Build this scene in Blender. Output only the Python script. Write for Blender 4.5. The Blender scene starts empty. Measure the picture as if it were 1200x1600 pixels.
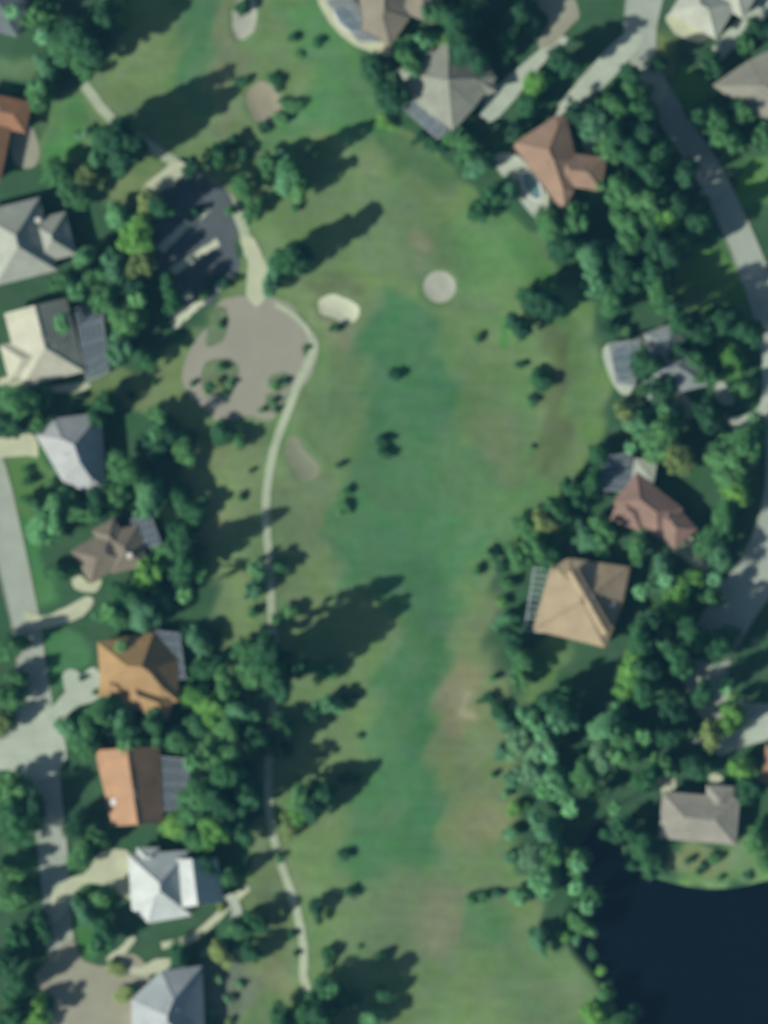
import bpy, math, random
import numpy as np
from mathutils import Vector, Matrix
from mathutils.geometry import tessellate_polygon

S = bpy.context.scene
COL = S.collection
# ------------------------------------------------------------------ camera, light, exposure
MP = 0.13                      # metres on the ground per photograph pixel
def W(px, py):                 # photograph plan position -> ground metres
    return ((px - 600) * MP, (800 - py) * MP)

CAM_H = 2400.0
cam_d = bpy.data.cameras.new("camera")
cam = bpy.data.objects.new("camera", cam_d); COL.objects.link(cam)
cam.location = (0, 0, CAM_H); cam.rotation_euler = (0, 0, 0)
cam_d.sensor_fit = 'VERTICAL'; cam_d.sensor_height = 36.0
cam_d.lens = 36.0 * CAM_H / (1600 * MP)
cam_d.clip_start = 1.0; cam_d.clip_end = 20000.0
cam_d.dof.use_dof = True       # the photograph is slightly out of focus all over
cam_d.dof.focus_distance = CAM_H * 0.5
cam_d.dof.aperture_fstop = cam_d.lens / 1000.0 / 1.3
S.camera = cam

SUN_EL = math.radians(31); SH = Vector((0.875, 0.484)).normalized()   # shadow direction on the ground
world = bpy.data.worlds.new("World"); S.world = world; world.use_nodes = True
wn = world.node_tree.nodes; wl = world.node_tree.links
bg = wn["Background"]
sky = wn.new("ShaderNodeTexSky"); sky.sky_type = 'NISHITA'; sky.sun_disc = False
sky.sun_elevation = SUN_EL
sky.sun_rotation = math.atan2(-SH.x, -SH.y) % (2 * math.pi)
wl.new(sky.outputs[0], bg.inputs[0]); bg.inputs[1].default_value = 0.06
sd = bpy.data.lights.new("sun", 'SUN'); sd.energy = 5.0; sd.angle = math.radians(0.5)
sd.color = (1.0, 0.965, 0.90)
sun = bpy.data.objects.new("sun", sd); COL.objects.link(sun); sun.location = (-300, -150, 300)
sun.rotation_euler = Vector((SH.x * math.cos(SUN_EL), SH.y * math.cos(SUN_EL), -math.sin(SUN_EL))).to_track_quat('-Z', 'Y').to_euler()
vs = S.view_settings
vs.view_transform = 'Standard'; vs.look = 'None'; vs.gamma = 1.0; vs.exposure = 0.46
S.render.resolution_x = 768; S.render.resolution_y = 1024

HAZE = 1.5e-5
K = (1.21, 1.25, 1.43)         # light reaching level ground at this exposure: picture value / K = surface colour
def s2l(c):
    c = c / 255.0
    return c / 12.92 if c <= 0.04045 else ((c + 0.055) / 1.055) ** 2.4
def C(r, g, b, k=1.0):
    return (min(.85, s2l(r) / K[0] * k), min(.85, s2l(g) / K[1] * k), min(.85, s2l(b) / K[2] * k))

# ------------------------------------------------------------------ helpers
def tag(o, label=None, cat=None, group=None, kind=None):
    if label: o['label'] = label
    if cat: o['category'] = cat
    if group: o['group'] = group
    if kind: o['kind'] = kind
    return o
def empty(name, x, y, z=0, rz=0):
    o = bpy.data.objects.new(name, None); COL.objects.link(o)
    o.empty_display_size = 0.5
    o.location = (x, y, z); o.rotation_euler = (0, 0, rz); return o
def mesh_obj(name, vs_, fs_, mat, parent=None, smooth=False):
    me = bpy.data.meshes.new(name); me.from_pydata(vs_, [], fs_); me.update()
    if mat: me.materials.append(mat)
    if smooth: me.polygons.foreach_set('use_smooth', [True] * len(me.polygons))
    o = bpy.data.objects.new(name, me); COL.objects.link(o)
    if parent: o.parent = parent
    return o
class MB:
    def __init__(s): s.v = []; s.f = []
    def add(s, vs_, fs_):
        n = len(s.v); s.v += [tuple(p) for p in vs_]; s.f += [tuple(i + n for i in f) for f in fs_]
    def box(s, c, sz, rz=0):
        x, y, z = [q / 2 for q in sz]; ca, sa = math.cos(rz), math.sin(rz); P = []
        for dz in (-z, z):
            for dx, dy in ((-x, -y), (x, -y), (x, y), (-x, y)):
                P.append((c[0] + dx * ca - dy * sa, c[1] + dx * sa + dy * ca, c[2] + dz))
        s.add(P, [(3, 2, 1, 0), (4, 5, 6, 7), (0, 1, 5, 4), (1, 2, 6, 5), (2, 3, 7, 6), (3, 0, 4, 7)])
    def bar(s, a, b, r, r2=None, n=5):
        a = Vector(a); b = Vector(b); d = (b - a)
        if d.length < 1e-5: return
        d.normalize(); u = d.orthogonal().normalized(); w = d.cross(u); r2 = r if r2 is None else r2
        P = [a + (u * math.cos(t) + w * math.sin(t)) * r for t in [2 * math.pi * i / n for i in range(n)]]
        P += [b + (u * math.cos(t) + w * math.sin(t)) * r2 for t in [2 * math.pi * i / n for i in range(n)]]
        s.add(P, [(i, (i + 1) % n, n + (i + 1) % n, n + i) for i in range(n)] + [tuple(range(n))[::-1], tuple(range(n, 2 * n))])
    def build(s, name, mat, parent=None, smooth=False):
        return mesh_obj(name, s.v, s.f, mat, parent, smooth)

# ------------------------------------------------------------------ materials
def newmat(name):
    m = bpy.data.materials.new(name); m.use_nodes = True
    return m, m.node_tree.nodes, m.node_tree.links, m.node_tree.nodes['Principled BSDF']
def noise_mat(name, col, var=0.25, scale=0.5, rough=0.9, spec=0.2, bump=0.0, scale2=3.0, col2=None, rand=0.0, detail=6):
    m, n, l, p = newmat(name)
    tc = n.new('ShaderNodeTexCoord')
    n1 = n.new('ShaderNodeTexNoise'); n1.inputs['Scale'].default_value = scale; n1.inputs['Detail'].default_value = detail
    n2 = n.new('ShaderNodeTexNoise'); n2.inputs['Scale'].default_value = scale2; n2.inputs['Detail'].default_value = 4
    l.new(tc.outputs['Object'], n1.inputs['Vector']); l.new(tc.outputs['Object'], n2.inputs['Vector'])
    ad = n.new('ShaderNodeMath'); ad.operation = 'ADD'
    l.new(n1.outputs[0], ad.inputs[0]); l.new(n2.outputs[0], ad.inputs[1])
    mr = n.new('ShaderNodeMapRange'); mr.inputs['From Min'].default_value = 0.7; mr.inputs['From Max'].default_value = 1.3
    l.new(ad.outputs[0], mr.inputs['Value'])
    mx = n.new('ShaderNodeMix'); mx.data_type = 'RGBA'
    c2 = col2 if col2 else tuple(min(.9, c * (1 + var)) for c in col)
    c1 = tuple(c * (1 - var) for c in col)
    mx.inputs[6].default_value = (*c1, 1); mx.inputs[7].default_value = (*c2, 1)
    l.new(mr.outputs[0], mx.inputs[0]); out = mx.outputs[2]
    if rand:
        oi = n.new('ShaderNodeObjectInfo'); hsv = n.new('ShaderNodeHueSaturation')
        m1 = n.new('ShaderNodeMapRange'); m1.inputs['To Min'].default_value = 1 - rand; m1.inputs['To Max'].default_value = 1 + rand
        l.new(oi.outputs['Random'], m1.inputs['Value']); l.new(m1.outputs[0], hsv.inputs['Value'])
        m2 = n.new('ShaderNodeMapRange'); m2.inputs['To Min'].default_value = 0.5 + rand * .06; m2.inputs['To Max'].default_value = 0.5 - rand * .06
        l.new(oi.outputs['Random'], m2.inputs['Value']); l.new(m2.outputs[0], hsv.inputs['Hue'])
        l.new(out, hsv.inputs['Color']); out = hsv.outputs[0]
    l.new(out, p.inputs['Base Color'])
    p.inputs['Roughness'].default_value = rough; p.inputs['Specular IOR Level'].default_value = spec
    if bump:
        b = n.new('ShaderNodeBump'); b.inputs['Strength'].default_value = bump; b.inputs['Distance'].default_value = 0.1
        l.new(n2.outputs[0], b.inputs['Height']); l.new(b.outputs[0], p.inputs['Normal'])
    return m
def roof_mat(name, col, var=0.16, rows=2.6, rough=0.85):
    """tiles laid in courses: bands that follow height, broken joints, weathering"""
    m, n, l, p = newmat(name)
    tc = n.new('ShaderNodeTexCoord'); sx = n.new('ShaderNodeSeparateXYZ'); l.new(tc.outputs['Object'], sx.inputs[0])
    w = n.new('ShaderNodeMath'); w.operation = 'MULTIPLY'; w.inputs[1].default_value = rows * 2 * math.pi
    l.new(sx.outputs[2], w.inputs[0]); sn = n.new('ShaderNodeMath'); sn.operation = 'SINE'; l.new(w.outputs[0], sn.inputs[0])
    n1 = n.new('ShaderNodeTexNoise'); n1.inputs['Scale'].default_value = 0.28; n1.inputs['Detail'].default_value = 5
    n2 = n.new('ShaderNodeTexNoise'); n2.inputs['Scale'].default_value = 2.2; n2.inputs['Detail'].default_value = 4
    l.new(tc.outputs['Object'], n1.inputs['Vector']); l.new(tc.outputs['Object'], n2.inputs['Vector'])
    a = n.new('ShaderNodeMath'); a.operation = 'MULTIPLY_ADD'; a.inputs[1].default_value = 0.05
    l.new(sn.outputs[0], a.inputs[0]); l.new(n1.outputs[0], a.inputs[2])
    b = n.new('ShaderNodeMath'); b.operation = 'MULTIPLY_ADD'; b.inputs[1].default_value = 0.6
    l.new(n2.outputs[0], b.inputs[0]); l.new(a.outputs[0], b.inputs[2])
    mr = n.new('ShaderNodeMapRange'); mr.inputs['From Min'].default_value = 0.55; mr.inputs['From Max'].default_value = 1.05
    l.new(b.outputs[0], mr.inputs['Value'])
    mx = n.new('ShaderNodeMix'); mx.data_type = 'RGBA'
    mx.inputs[6].default_value = (*[c * (1 - var) for c in col], 1); mx.inputs[7].default_value = (*[min(.9, c * (1 + var)) for c in col], 1)
    l.new(mr.outputs[0], mx.inputs[0]); l.new(mx.outputs[2], p.inputs['Base Color'])
    p.inputs['Roughness'].default_value = rough; p.inputs['Specular IOR Level'].default_value = 0.25
    bp = n.new('ShaderNodeBump'); bp.inputs['Strength'].default_value = 0.3; bp.inputs['Distance'].default_value = 0.06
    l.new(sn.outputs[0], bp.inputs['Height']); l.new(bp.outputs[0], p.inputs['Normal'])
    return m
def plain(name, col, rough=0.6, spec=0.4):
    m, n, l, p = newmat(name)
    p.inputs['Base Color'].default_value = (*col, 1); p.inputs['Roughness'].default_value = rough
    p.inputs['Specular IOR Level'].default_value = spec
    return m

M = {}
M['bark'] = noise_mat('bark', (.10, .085, .065), .4, 1.5)
M['asphalt'] = noise_mat('pale_asphalt', C(158, 170, 163), .12, .25, .9, .2, 0, 3)
M['shadeasphalt'] = noise_mat('painted_shade_asphalt', C(84, 94, 102), .15, .25, .9, .2, 0, 3)  # tree shade over the car park is put into this dark colour
M['concrete'] = noise_mat('concrete', C(172, 185, 175), .15, .3, .9, .2, 0, 4)
M['cream'] = noise_mat('cream_concrete', C(182, 190, 168), .15, .3, .9, .2, 0, 4)
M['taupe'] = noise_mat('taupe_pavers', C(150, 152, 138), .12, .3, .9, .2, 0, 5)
M['kerb'] = noise_mat('kerb_concrete', C(165, 172, 162), .1, 1.0)
M['path'] = noise_mat('cart_path_concrete', C(166, 180, 160), .14, .35, .9, .2, 0, 4)
M['gravel'] = noise_mat('gravel', C(150, 151, 142), .12, .12, .95, .1, .3, 4)
M['sand'] = noise_mat('bunker_sand_and_sun_streak', C(194, 202, 182), .12, .3, .95, .1, .2, 3)  # bunker sand, also the colour of the painted sun streaks
M['sandgrey'] = noise_mat('grey_sand', C(172, 178, 168), .12, .3, .95, .1, .2, 3)
M['sandpink'] = noise_mat('pinkish_sand', C(148, 146, 130), .12, .3, .95, .1, .2, 3)
M['sanddull'] = noise_mat('dull_sand', C(128, 136, 118), .15, .3, .95, .1, .2, 3)
M['wall'] = noise_mat('stucco', (.5, .48, .42), .08, .5)
M['trim'] = plain('white_trim', (.62, .63, .6))
M['glass'] = plain('window_glass', (.02, .03, .035), .08, .6)
M['door'] = plain('door_paint', (.12, .07, .05))
M['metal'] = plain('grey_metal', (.35, .36, .36), .5)
M['alu'] = plain('pale_aluminium', (.55, .6, .62), .5)
m, n_, l_, p_ = newmat('pool_water'); M['pool'] = m
p_.inputs['Base Color'].default_value = (*C(98, 134, 138), 1); p_.inputs['Roughness'].default_value = .12
m, n_, l_, p_ = newmat('lake_water'); M['lake'] = m
p_.inputs['Base Color'].default_value = (*C(4, 13, 23), 1); p_.inputs['Roughness'].default_value = .18; p_.inputs['IOR'].default_value = 1.33
nz = n_.new('ShaderNodeTexNoise'); nz.inputs['Scale'].default_value = .9; nz.inputs['Detail'].default_value = 5
tcn = n_.new('ShaderNodeTexCoord'); l_.new(tcn.outputs['Object'], nz.inputs['Vector'])
bpn = n_.new('ShaderNodeBump'); bpn.inputs['Strength'].default_value = .25; bpn.inputs['Distance'].default_value = .15
l_.new(nz.outputs[0], bpn.inputs['Height']); l_.new(bpn.outputs[0], p_.inputs['Normal'])
# insect screen: fine mesh, half open
m, n_, l_, p_ = newmat('insect_screen'); M['screen'] = m
tr = n_.new('ShaderNodeBsdfTransparent'); mxs = n_.new('ShaderNodeMixShader'); mxs.inputs[0].default_value = .5
p_.inputs['Base Color'].default_value = (.10, .13, .15, 1); p_.inputs['Roughness'].default_value = .7
l_.new(tr.outputs[0], mxs.inputs[1]); l_.new(p_.outputs[0], mxs.inputs[2]); l_.new(mxs.outputs[0], n_['Material Output'].inputs[0])

LEAF = {}
for k_, c_ in {'dark': (40, 82, 54), 'mid': (62, 108, 66), 'bright': (80, 128, 62), 'teal': (74, 122, 88), 'olive': (98, 118, 72), 'grey': (88, 128, 96)}.items():
    LEAF[k_] = noise_mat('leaves_' + k_, C(*c_, 1.65), .5, .35, .8, .25, 0, 2.5, rand=.22)
TONE = {'dark': 'dark green', 'mid': 'mid green', 'bright': 'bright green', 'teal': 'blue-green', 'olive': 'olive green', 'grey': 'pale grey-green'}

# ------------------------------------------------------------------ ground shape and colour zones
def smooth(pts, closed=True, k=5):
    n = len(pts); out = []
    for i in range(n if closed else n - 1):
        g = lambda j: pts[j % n] if closed else pts[max(0, min(n - 1, j))]
        p0, p1, p2, p3 = g(i - 1), g(i), g(i + 1), g(i + 2)
        for t in [q / k for q in range(k)]:
            out.append(tuple(.5 * (2 * p1[a] + (p2[a] - p0[a]) * t + (2 * p0[a] - 5 * p1[a] + 4 * p2[a] - p3[a]) * t * t + (3 * p1[a] - p0[a] - 3 * p2[a] + p3[a]) * t ** 3) for a in range(len(p1))))
    if not closed: out.append(tuple(pts[-1]))
    return out
def ell(cx, cy, rx, ry, ang=0, n=20):
    a = math.radians(ang)
    return [(cx + rx * math.cos(t) * math.cos(a) - ry * math.sin(t) * math.sin(a), cy + rx * math.cos(t) * math.sin(a) + ry * math.sin(t) * math.cos(a)) for t in [2 * math.pi * i / n for i in range(n)]]
def sdist(X, Y, poly):        # signed distance in px, positive inside
    d = np.full(X.shape, 1e18); ins = np.zeros(X.shape, bool); n = len(poly)
    for i in range(n):
        x1, y1 = poly[i]; x2, y2 = poly[(i + 1) % n]
        ex, ey = x2 - x1, y2 - y1; L = ex * ex + ey * ey + 1e-12
        t = np.clip(((X - x1) * ex + (Y - y1) * ey) / L, 0, 1)
        d = np.minimum(d, (X - x1 - t * ex) ** 2 + (Y - y1 - t * ey) ** 2)
        if y1 != y2:
            c = ((y1 > Y) != (y2 > Y)) & (X < (x2 - x1) * (Y - y1) / (y2 - y1) + x1); ins ^= c
    d = np.sqrt(d); return np.where(ins, d, -d)
def sstep(x, a, b):
    t = np.clip((x - a) / (b - a), 0, 1); return t * t * (3 - 2 * t)
def inside(px, py, poly):
    c = False; n = len(poly)
    for i in range(n):
        x1, y1 = poly[i]; x2, y2 = poly[(i + 1) % n]
        if (y1 > py) != (y2 > py) and px < (x2 - x1) * (py - y1) / (y2 - y1) + x1: c = not c
    return c

LAKE = smooth([(1008, 1640), (975, 1580), (940, 1520), (905, 1475), (900, 1430), (925, 1385), (915, 1335), (935, 1295), (960, 1310), (972, 1350), (1010, 1375), (1060, 1390), (1110, 1397), (1160, 1393), (1220, 1380), (1400, 1350), (1700, 1420), (1900, 1700), (1800, 2100), (1400, 2250), (1080, 2000)])
GOLF = smooth([(250, -60), (480, -60), (520, 30), (560, 80), (600, 180), (680, 220), (760, 330), (830, 360), (890, 450), (945, 540), (940, 680), (880, 770), (800, 850), (760, 930), (770, 1050), (800, 1180), (810, 1330), (850, 1450), (930, 1500), (960, 1560), (1010, 1680), (400, 1680), (385, 1500), (380, 1330), (420, 1250), (370, 1050), (340, 930), (310, 840), (300, 680), (190, 640), (175, 590), (290, 540), (380, 400), (300, 330), (200, 330), (70, 260), (60, 170), (130, 130), (180, 60)], k=3)
BUNK = {'a': smooth([(498, 470), (520, 460), (548, 470), (562, 482), (556, 500), (540, 506), (520, 496), (502, 490)]),
        'b': ell(687, 448, 26, 25, 0), 'c': smooth([(388, 140), (408, 127), (432, 138), (440, 165), (430, 190), (412, 197), (395, 182), (386, 160)]),
        'd': smooth([(448, 690), (462, 680), (478, 705), (500, 728), (496, 745), (474, 752), (455, 730), (444, 712)]),
        'e': smooth([(365, 10), (385, -10), (400, 0), (398, 45), (375, 62), (364, 40)])}
rngH = np.random.RandomState(4)
HW = [(rngH.uniform(.03, .11), rngH.uniform(0, 6.28), rngH.uniform(0, 6.28), rngH.uniform(.5, 1)) for _ in range(7)]
GOLF_IN = GOLF[::2]
LOT = smooth([(345, 470), (405, 462), (452, 474), (476, 508), (498, 532), (484, 592), (452, 612), (426, 655), (385, 650), (345, 663), (322, 640), (296, 618), (285, 585), (300, 540), (330, 505)], k=3)
def Hf(PX, PY):               # ground height (m) at photograph plan px
    PX = np.asarray(PX, float); PY = np.asarray(PY, float)
    x = (PX - 600) * MP; y = (800 - PY) * MP
    u = np.zeros(PX.shape)
    for f, th, ph, am in HW: u += am * np.sin(f * 2 * (x * math.cos(th) + y * math.sin(th)) + ph)
    mask = sstep(sdist(PX, PY, GOLF_IN), 15, 80) * sstep(-sdist(PX, PY, LOT), 5, 50)
    h = .22 * u * mask
    for k, dp in (('a', .5), ('b', .4), ('c', .45), ('d', .25), ('e', .2)):
        d = sdist(PX, PY, BUNK[k]); h -= dp * .45 * sstep(d, -4, 14); h += .08 * np.exp(-((d + 9) / 8.) ** 2)
    dl = sdist(PX, PY, LAKE); h -= 2.2 * sstep(dl, -22, 14)
    return h

def axis(lo, hi, step, far):
    a = list(np.arange(lo, hi + step / 2, step)); d = step
    L, R = [lo], [hi]
    while R[-1] < far: d *= 1.35; R.append(R[-1] + d); L.append(L[-1] - d)
    return np.array(sorted(L[1:]) + a + R[1:])
xs = axis(-40, 1240, 3.4, 16000); ys = axis(-40, 1640, 3.4, 16000)
GX, GY = np.meshgrid(xs, ys); GZ = Hf(GX, GY)
colr = np.zeros(GX.shape + (3,))
def setcol(c): colr[:] = np.array(C(*c))
def zone(poly, c, feather=10, op=1.0):
    w = (sstep(sdist(GX + WX, GY + WY, poly), -feather, feather) * op)[..., None]
    colr[:] = colr * (1 - w) + np.array(C(*c)) * w
WX = sum(6 * np.sin(GX * f + GY * g + p) for f, g, p in ((.05, .031, 1), (.021, -.06, 2), (.11, .09, 4)))
WY = sum(6 * np.sin(GX * f + GY * g + p) for f, g, p in ((-.04, .05, 3), (.08, .02, .5), (.1, -.12, 2)))
setcol((58, 92, 66))
for z_ in [
    (GOLF, (104, 132, 90), 10, 1),
    # top: fairway strip, sandy strip, bright lawn band
    (smooth([(285, -40), (340, -40), (335, 60), (325, 150), (300, 170), (275, 110)]), (76, 120, 84), 16, .9),
    (smooth([(345, -20), (375, 60), (370, 140), (340, 230), (335, 120)]), (112, 124, 98), 12, .8),
    (smooth([(170, 110), (250, 60), (270, 110), (220, 160), (170, 160)]), (107, 132, 90), 14, .9),
    (smooth([(420, 0), (500, 10), (570, 90), (620, 180), (600, 230), (500, 200), (430, 230), (400, 220), (470, 150), (470, 60)]), (80, 127, 83), 18, .85),
    (smooth([(590, 210), (660, 230), (740, 290), (700, 300), (620, 260)]), (76, 112, 76), 12, .8),
    (smooth([(70, 170), (130, 150), (145, 200), (120, 260), (75, 250)]), (82, 124, 80), 12, 1),
    (smooth([(80, 215), (125, 205), (120, 260), (85, 262)]), (74, 130, 74), 10, .8),
    (ell(215, 300, 40, 28), (118, 134, 95), 12, .8),
    (smooth([(540, 230), (640, 300), (700, 400), (620, 440), (560, 400), (520, 300)]), (100, 126, 92), 20, .8),
    (ell(660, 378, 16, 22), (128, 134, 106), 10, .8),
    (ell(570, 270, 12, 10), (116, 136, 104), 8, .7),
    (ell(760, 400, 80, 70, 30), (92, 134, 84), 22, .8),
    (ell(740, 480, 50, 30, 30), (104, 134, 92), 18, .8),
    (smooth([(760, 340), (830, 370), (900, 470), (950, 560), (930, 600), (870, 500), (820, 420)]), (83, 128, 78), 16, .85),
    (ell(785, 520, 14, 18), (72, 135, 66), 8, .8),
    (smooth([(470, 440), (540, 430), (590, 490), (580, 560), (520, 560), (490, 500)]), (108, 130, 94), 14, .8),
    (smooth([(500, 500), (570, 495), (565, 545), (520, 545)]), (122, 132, 106), 12, .7),
    (ell(515, 440, 50, 14, 10), (100, 116, 84), 10, .7),
    # fairway
    (smooth([(560, 520), (600, 470), (650, 468), (690, 520), (715, 620), (730, 700), (800, 730), (800, 800), (760, 880), (715, 960), (685, 1060), (668, 1130), (680, 1230), (690, 1330), (640, 1370), (560, 1380), (530, 1300), (570, 1200), (590, 1110), (580, 1060), (630, 980), (560, 920), (500, 880), (520, 800), (560, 700), (565, 600)]), (77, 121, 82), 24, 1),
    (smooth([(600, 480), (650, 475), (690, 560), (710, 650), (680, 680), (590, 660), (580, 560)]), (72, 117, 82), 16, .9),
    (smooth([(510, 840), (620, 830), (690, 900), (690, 980), (640, 930), (520, 920)]), (72, 116, 82), 20, .8),
    (smooth([(640, 1080), (680, 1000), (700, 1010), (672, 1130), (686, 1300), (650, 1320), (630, 1200)]), (70, 118, 80), 14, .8),
    (smooth([(690, 700), (760, 690), (810, 760), (780, 850), (700, 800)]), (87, 122, 84), 22, .8),
    (ell(620, 760, 60, 40), (82, 124, 88), 20, .5),
    # right rough
    (smooth([(720, 560), (800, 560), (840, 640), (800, 720), (740, 700)]), (92, 124, 84), 18, .8),
    (smooth([(740, 640), (800, 660), (810, 760), (770, 740)]), (110, 126, 94), 16, .7),
    (smooth([(850, 520), (890, 520), (900, 640), (880, 720), (845, 740), (850, 640)]), (88, 104, 72), 16, .85),
    (smooth([(890, 480), (945, 560), (935, 660), (900, 720), (890, 600)]), (100, 134, 86), 14, .9),
    (ell(820, 790, 50, 36, -30), (90, 130, 84), 18, .8),
    (smooth([(740, 920), (780, 930), (770, 1010), (800, 1120), (800, 1250), (760, 1340), (700, 1330), (690, 1240), (680, 1110), (710, 1010)]), (110, 128, 93), 22, .8),
    (smooth([(710, 1040), (750, 1050), (745, 1110), (700, 1150), (690, 1110)]), (128, 128, 104), 12, .8),
    (ell(755, 1285, 34, 42), (128, 136, 102), 20, .75),
    (ell(735, 1100, 8, 16, 10), (150, 154, 128), 6, .8),
    (smooth([(560, 1390), (680, 1360), (760, 1390), (720, 1500), (640, 1520), (560, 1470)]), (103, 126, 94), 22, .9),
    (smooth([(640, 1440), (720, 1380), (730, 1440), (680, 1500)]), (117, 124, 100), 16, .8),
    (smooth([(720, 1410), (790, 1400), (800, 1460), (740, 1480)]), (82, 126, 86), 16, .7),
    (smooth([(790, 1480), (900, 1500), (940, 1580), (860, 1600), (780, 1560)]), (100, 130, 92), 18, .9),
    (ell(880, 1560, 40, 24, 20), (112, 132, 98), 14, .7),
    # left rough
    (smooth([(305, 690), (400, 680), (405, 780), (380, 830), (320, 840), (300, 760)]), (110, 130, 92), 12, .9),
    (ell(330, 830, 24, 26), (126, 136, 100), 12, .8),
    (smooth([(350, 890), (400, 880), (400, 1000), (345, 1040)]), (108, 130, 90), 12, .8),
    (smooth([(500, 600), (560, 560), (540, 700), (490, 760), (480, 680)]), (100, 130, 92), 16, .7),
    (smooth([(430, 760), (520, 740), (500, 860), (430, 850)]), (103, 122, 92), 14, .8),
    (smooth([(440, 880), (510, 860), (520, 940), (450, 1000)]), (108, 128, 92), 14, .7),
    (smooth([(440, 1150), (560, 1120), (560, 1190), (460, 1230), (440, 1200)]), (104, 128, 90), 14, .8),
    (smooth([(400, 1330), (430, 1310), (460, 1420), (440, 1500), (390, 1470)]), (108, 128, 92), 12, .8),
    (ell(430, 1520, 40, 30), (122, 134, 100), 14, .8),
    (ell(400, 1330, 16, 30), (120, 138, 108), 10, .8),
    (ell(190, 610, 60, 26), (105, 128, 84), 14, .8),
    (smooth([(240, 560), (300, 570), (290, 640), (220, 630)]), (112, 130, 92), 12, .7),
    (ell(210, 438, 22, 12), (126, 128, 96), 8, .9),
    # yards
    (smooth([(0, 730), (20, 750), (60, 840), (95, 920), (50, 952), (20, 880)]), (72, 122, 74), 8, 1),
    (smooth([(60, 985), (130, 985), (150, 1010), (110, 1060), (75, 1100), (62, 1040)]), (70, 120, 76), 7, 1),
    (smooth([(0, 700), (60, 700), (95, 770), (60, 800), (10, 790)]), (86, 122, 74), 8, 1),
    (smooth([(115, 1380), (170, 1390), (175, 1440), (130, 1500), (110, 1460)]), (66, 115, 66), 7, 1),
    (smooth([(0, 1320), (60, 1340), (50, 1370), (0, 1380)]), (68, 116, 72), 8, 1),
    (smooth([(1150, 250), (1240, 240), (1240, 330), (1160, 310)]), (84, 130, 66), 8, 1),
    (smooth([(1060, 400), (1150, 390), (1180, 500), (1100, 490), (1050, 470)]), (88, 130, 74), 10, 1),
    (smooth([(1040, 110), (1090, 120), (1110, 180), (1070, 170)]), (82, 132, 66), 8, 1),
    (smooth([(995, 60), (1060, 60), (1050, 100), (1010, 100)]), (108, 128, 86), 8, 1),
    (smooth([(840, 1000), (900, 1020), (860, 1080), (810, 1100)]), (92, 126, 78), 10, .9),
    (ell(1130, 560, 34, 34), (72, 132, 72), 8, .9),
    (ell(1010, 1070, 50, 30, 30), (64, 118, 64), 10, .8),
    (smooth([(1060, 1335), (1120, 1320), (1200, 1300), (1240, 1370), (1120, 1390), (1060, 1380)]), (104, 138, 92), 8, 1),
    (smooth([(1060, 1330), (1150, 1330), (1140, 1360), (1070, 1370)]), (122, 134, 100), 8, .8),
    (smooth([(960, 1320), (1060, 1370), (1060, 1392), (1000, 1380)]), (62, 104, 68), 6, .9),
    (ell(880, 830, 40, 16), (76, 126, 72), 8, .8),
    (ell(30, 110, 50, 20), (98, 128, 92), 10, .8),
    (ell(170, 15, 25, 18), (104, 138, 82), 10, .8),
    (smooth([(0, 1590), (60, 1560), (80, 1600)]), (80, 118, 84), 8, .8),
    (ell(350, 1540, 60, 50), (110, 122, 108), 14, .8),
    (ell(1150, 1330, 14, 30), (112, 140, 108), 6, .7),
]: zone(*z_)
# shallow mud under the lake
w = sstep(sdist(GX, GY, LAKE), -4, 6)[..., None]; colr[:] = colr * (1 - w) + np.array((.02, .03, .02)) * w
ny, nx = GX.shape
co = np.stack([(GX - 600) * MP, (800 - GY) * MP, GZ], -1).reshape(-1, 3)
idx = np.arange(nx * ny).reshape(ny, nx)
q = np.stack([idx[1:, :-1], idx[1:, 1:], idx[:-1, 1:], idx[:-1, :-1]], -1).reshape(-1, 4)
me = bpy.data.meshes.new('ground'); me.vertices.add(nx * ny); me.vertices.foreach_set('co', co.ravel().astype(np.float32))
me.loops.add(q.size); me.loops.foreach_set('vertex_index', q.ravel().astype(np.int32))
me.polygons.add(len(q)); me.polygons.foreach_set('loop_start', np.arange(0, q.size, 4, dtype=np.int32))
me.update(calc_edges=True); me.polygons.foreach_set('use_smooth', np.ones(len(q), bool))
at = me.color_attributes.new('turf_colour', 'FLOAT_COLOR', 'POINT')
at.data.foreach_set('color', np.concatenate([colr.reshape(-1, 3), np.ones((nx * ny, 1))], 1).ravel().astype(np.float32))
m, n, l, p = newmat('turf')
va = n.new('ShaderNodeAttribute'); va.attribute_name = 'turf_colour'
tc = n.new('ShaderNodeTexCoord'); acc = None
def nz_(scale, lo, hi, detail=5, stretch=None):
    t = n.new('ShaderNodeTexNoise'); t.inputs['Scale'].default_value = scale; t.inputs['Detail'].default_value = detail
    if stretch:
        mp = n.new('ShaderNodeMapping'); mp.inputs['Rotation'].default_value = (0, 0, stretch[0]); mp.inputs['Scale'].default_value = (stretch[1], 1, 1)
        l.new(tc.outputs['Object'], mp.inputs[0]); l.new(mp.outputs[0], t.inputs['Vector'])
    else: l.new(tc.outputs['Object'], t.inputs['Vector'])
    r = n.new('ShaderNodeMapRange'); r.inputs['From Min'].default_value = .3; r.inputs['From Max'].default_value = .7
    r.inputs['To Min'].default_value = lo; r.inputs['To Max'].default_value = hi; l.new(t.outputs[0], r.inputs['Value']); return r.outputs[0]
def mul_(a, b):
    q_ = n.new('ShaderNodeMath'); q_.operation = 'MULTIPLY'; l.new(a, q_.inputs[0]); l.new(b, q_.inputs[1]); return q_.outputs[0]
v = mul_(mul_(nz_(.07, .90, 1.14), nz_(.45, .92, 1.08)), mul_(nz_(2.5, .9, 1.1, 3), nz_(.5, .93, 1.07, 3, (.55, .18))))
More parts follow.
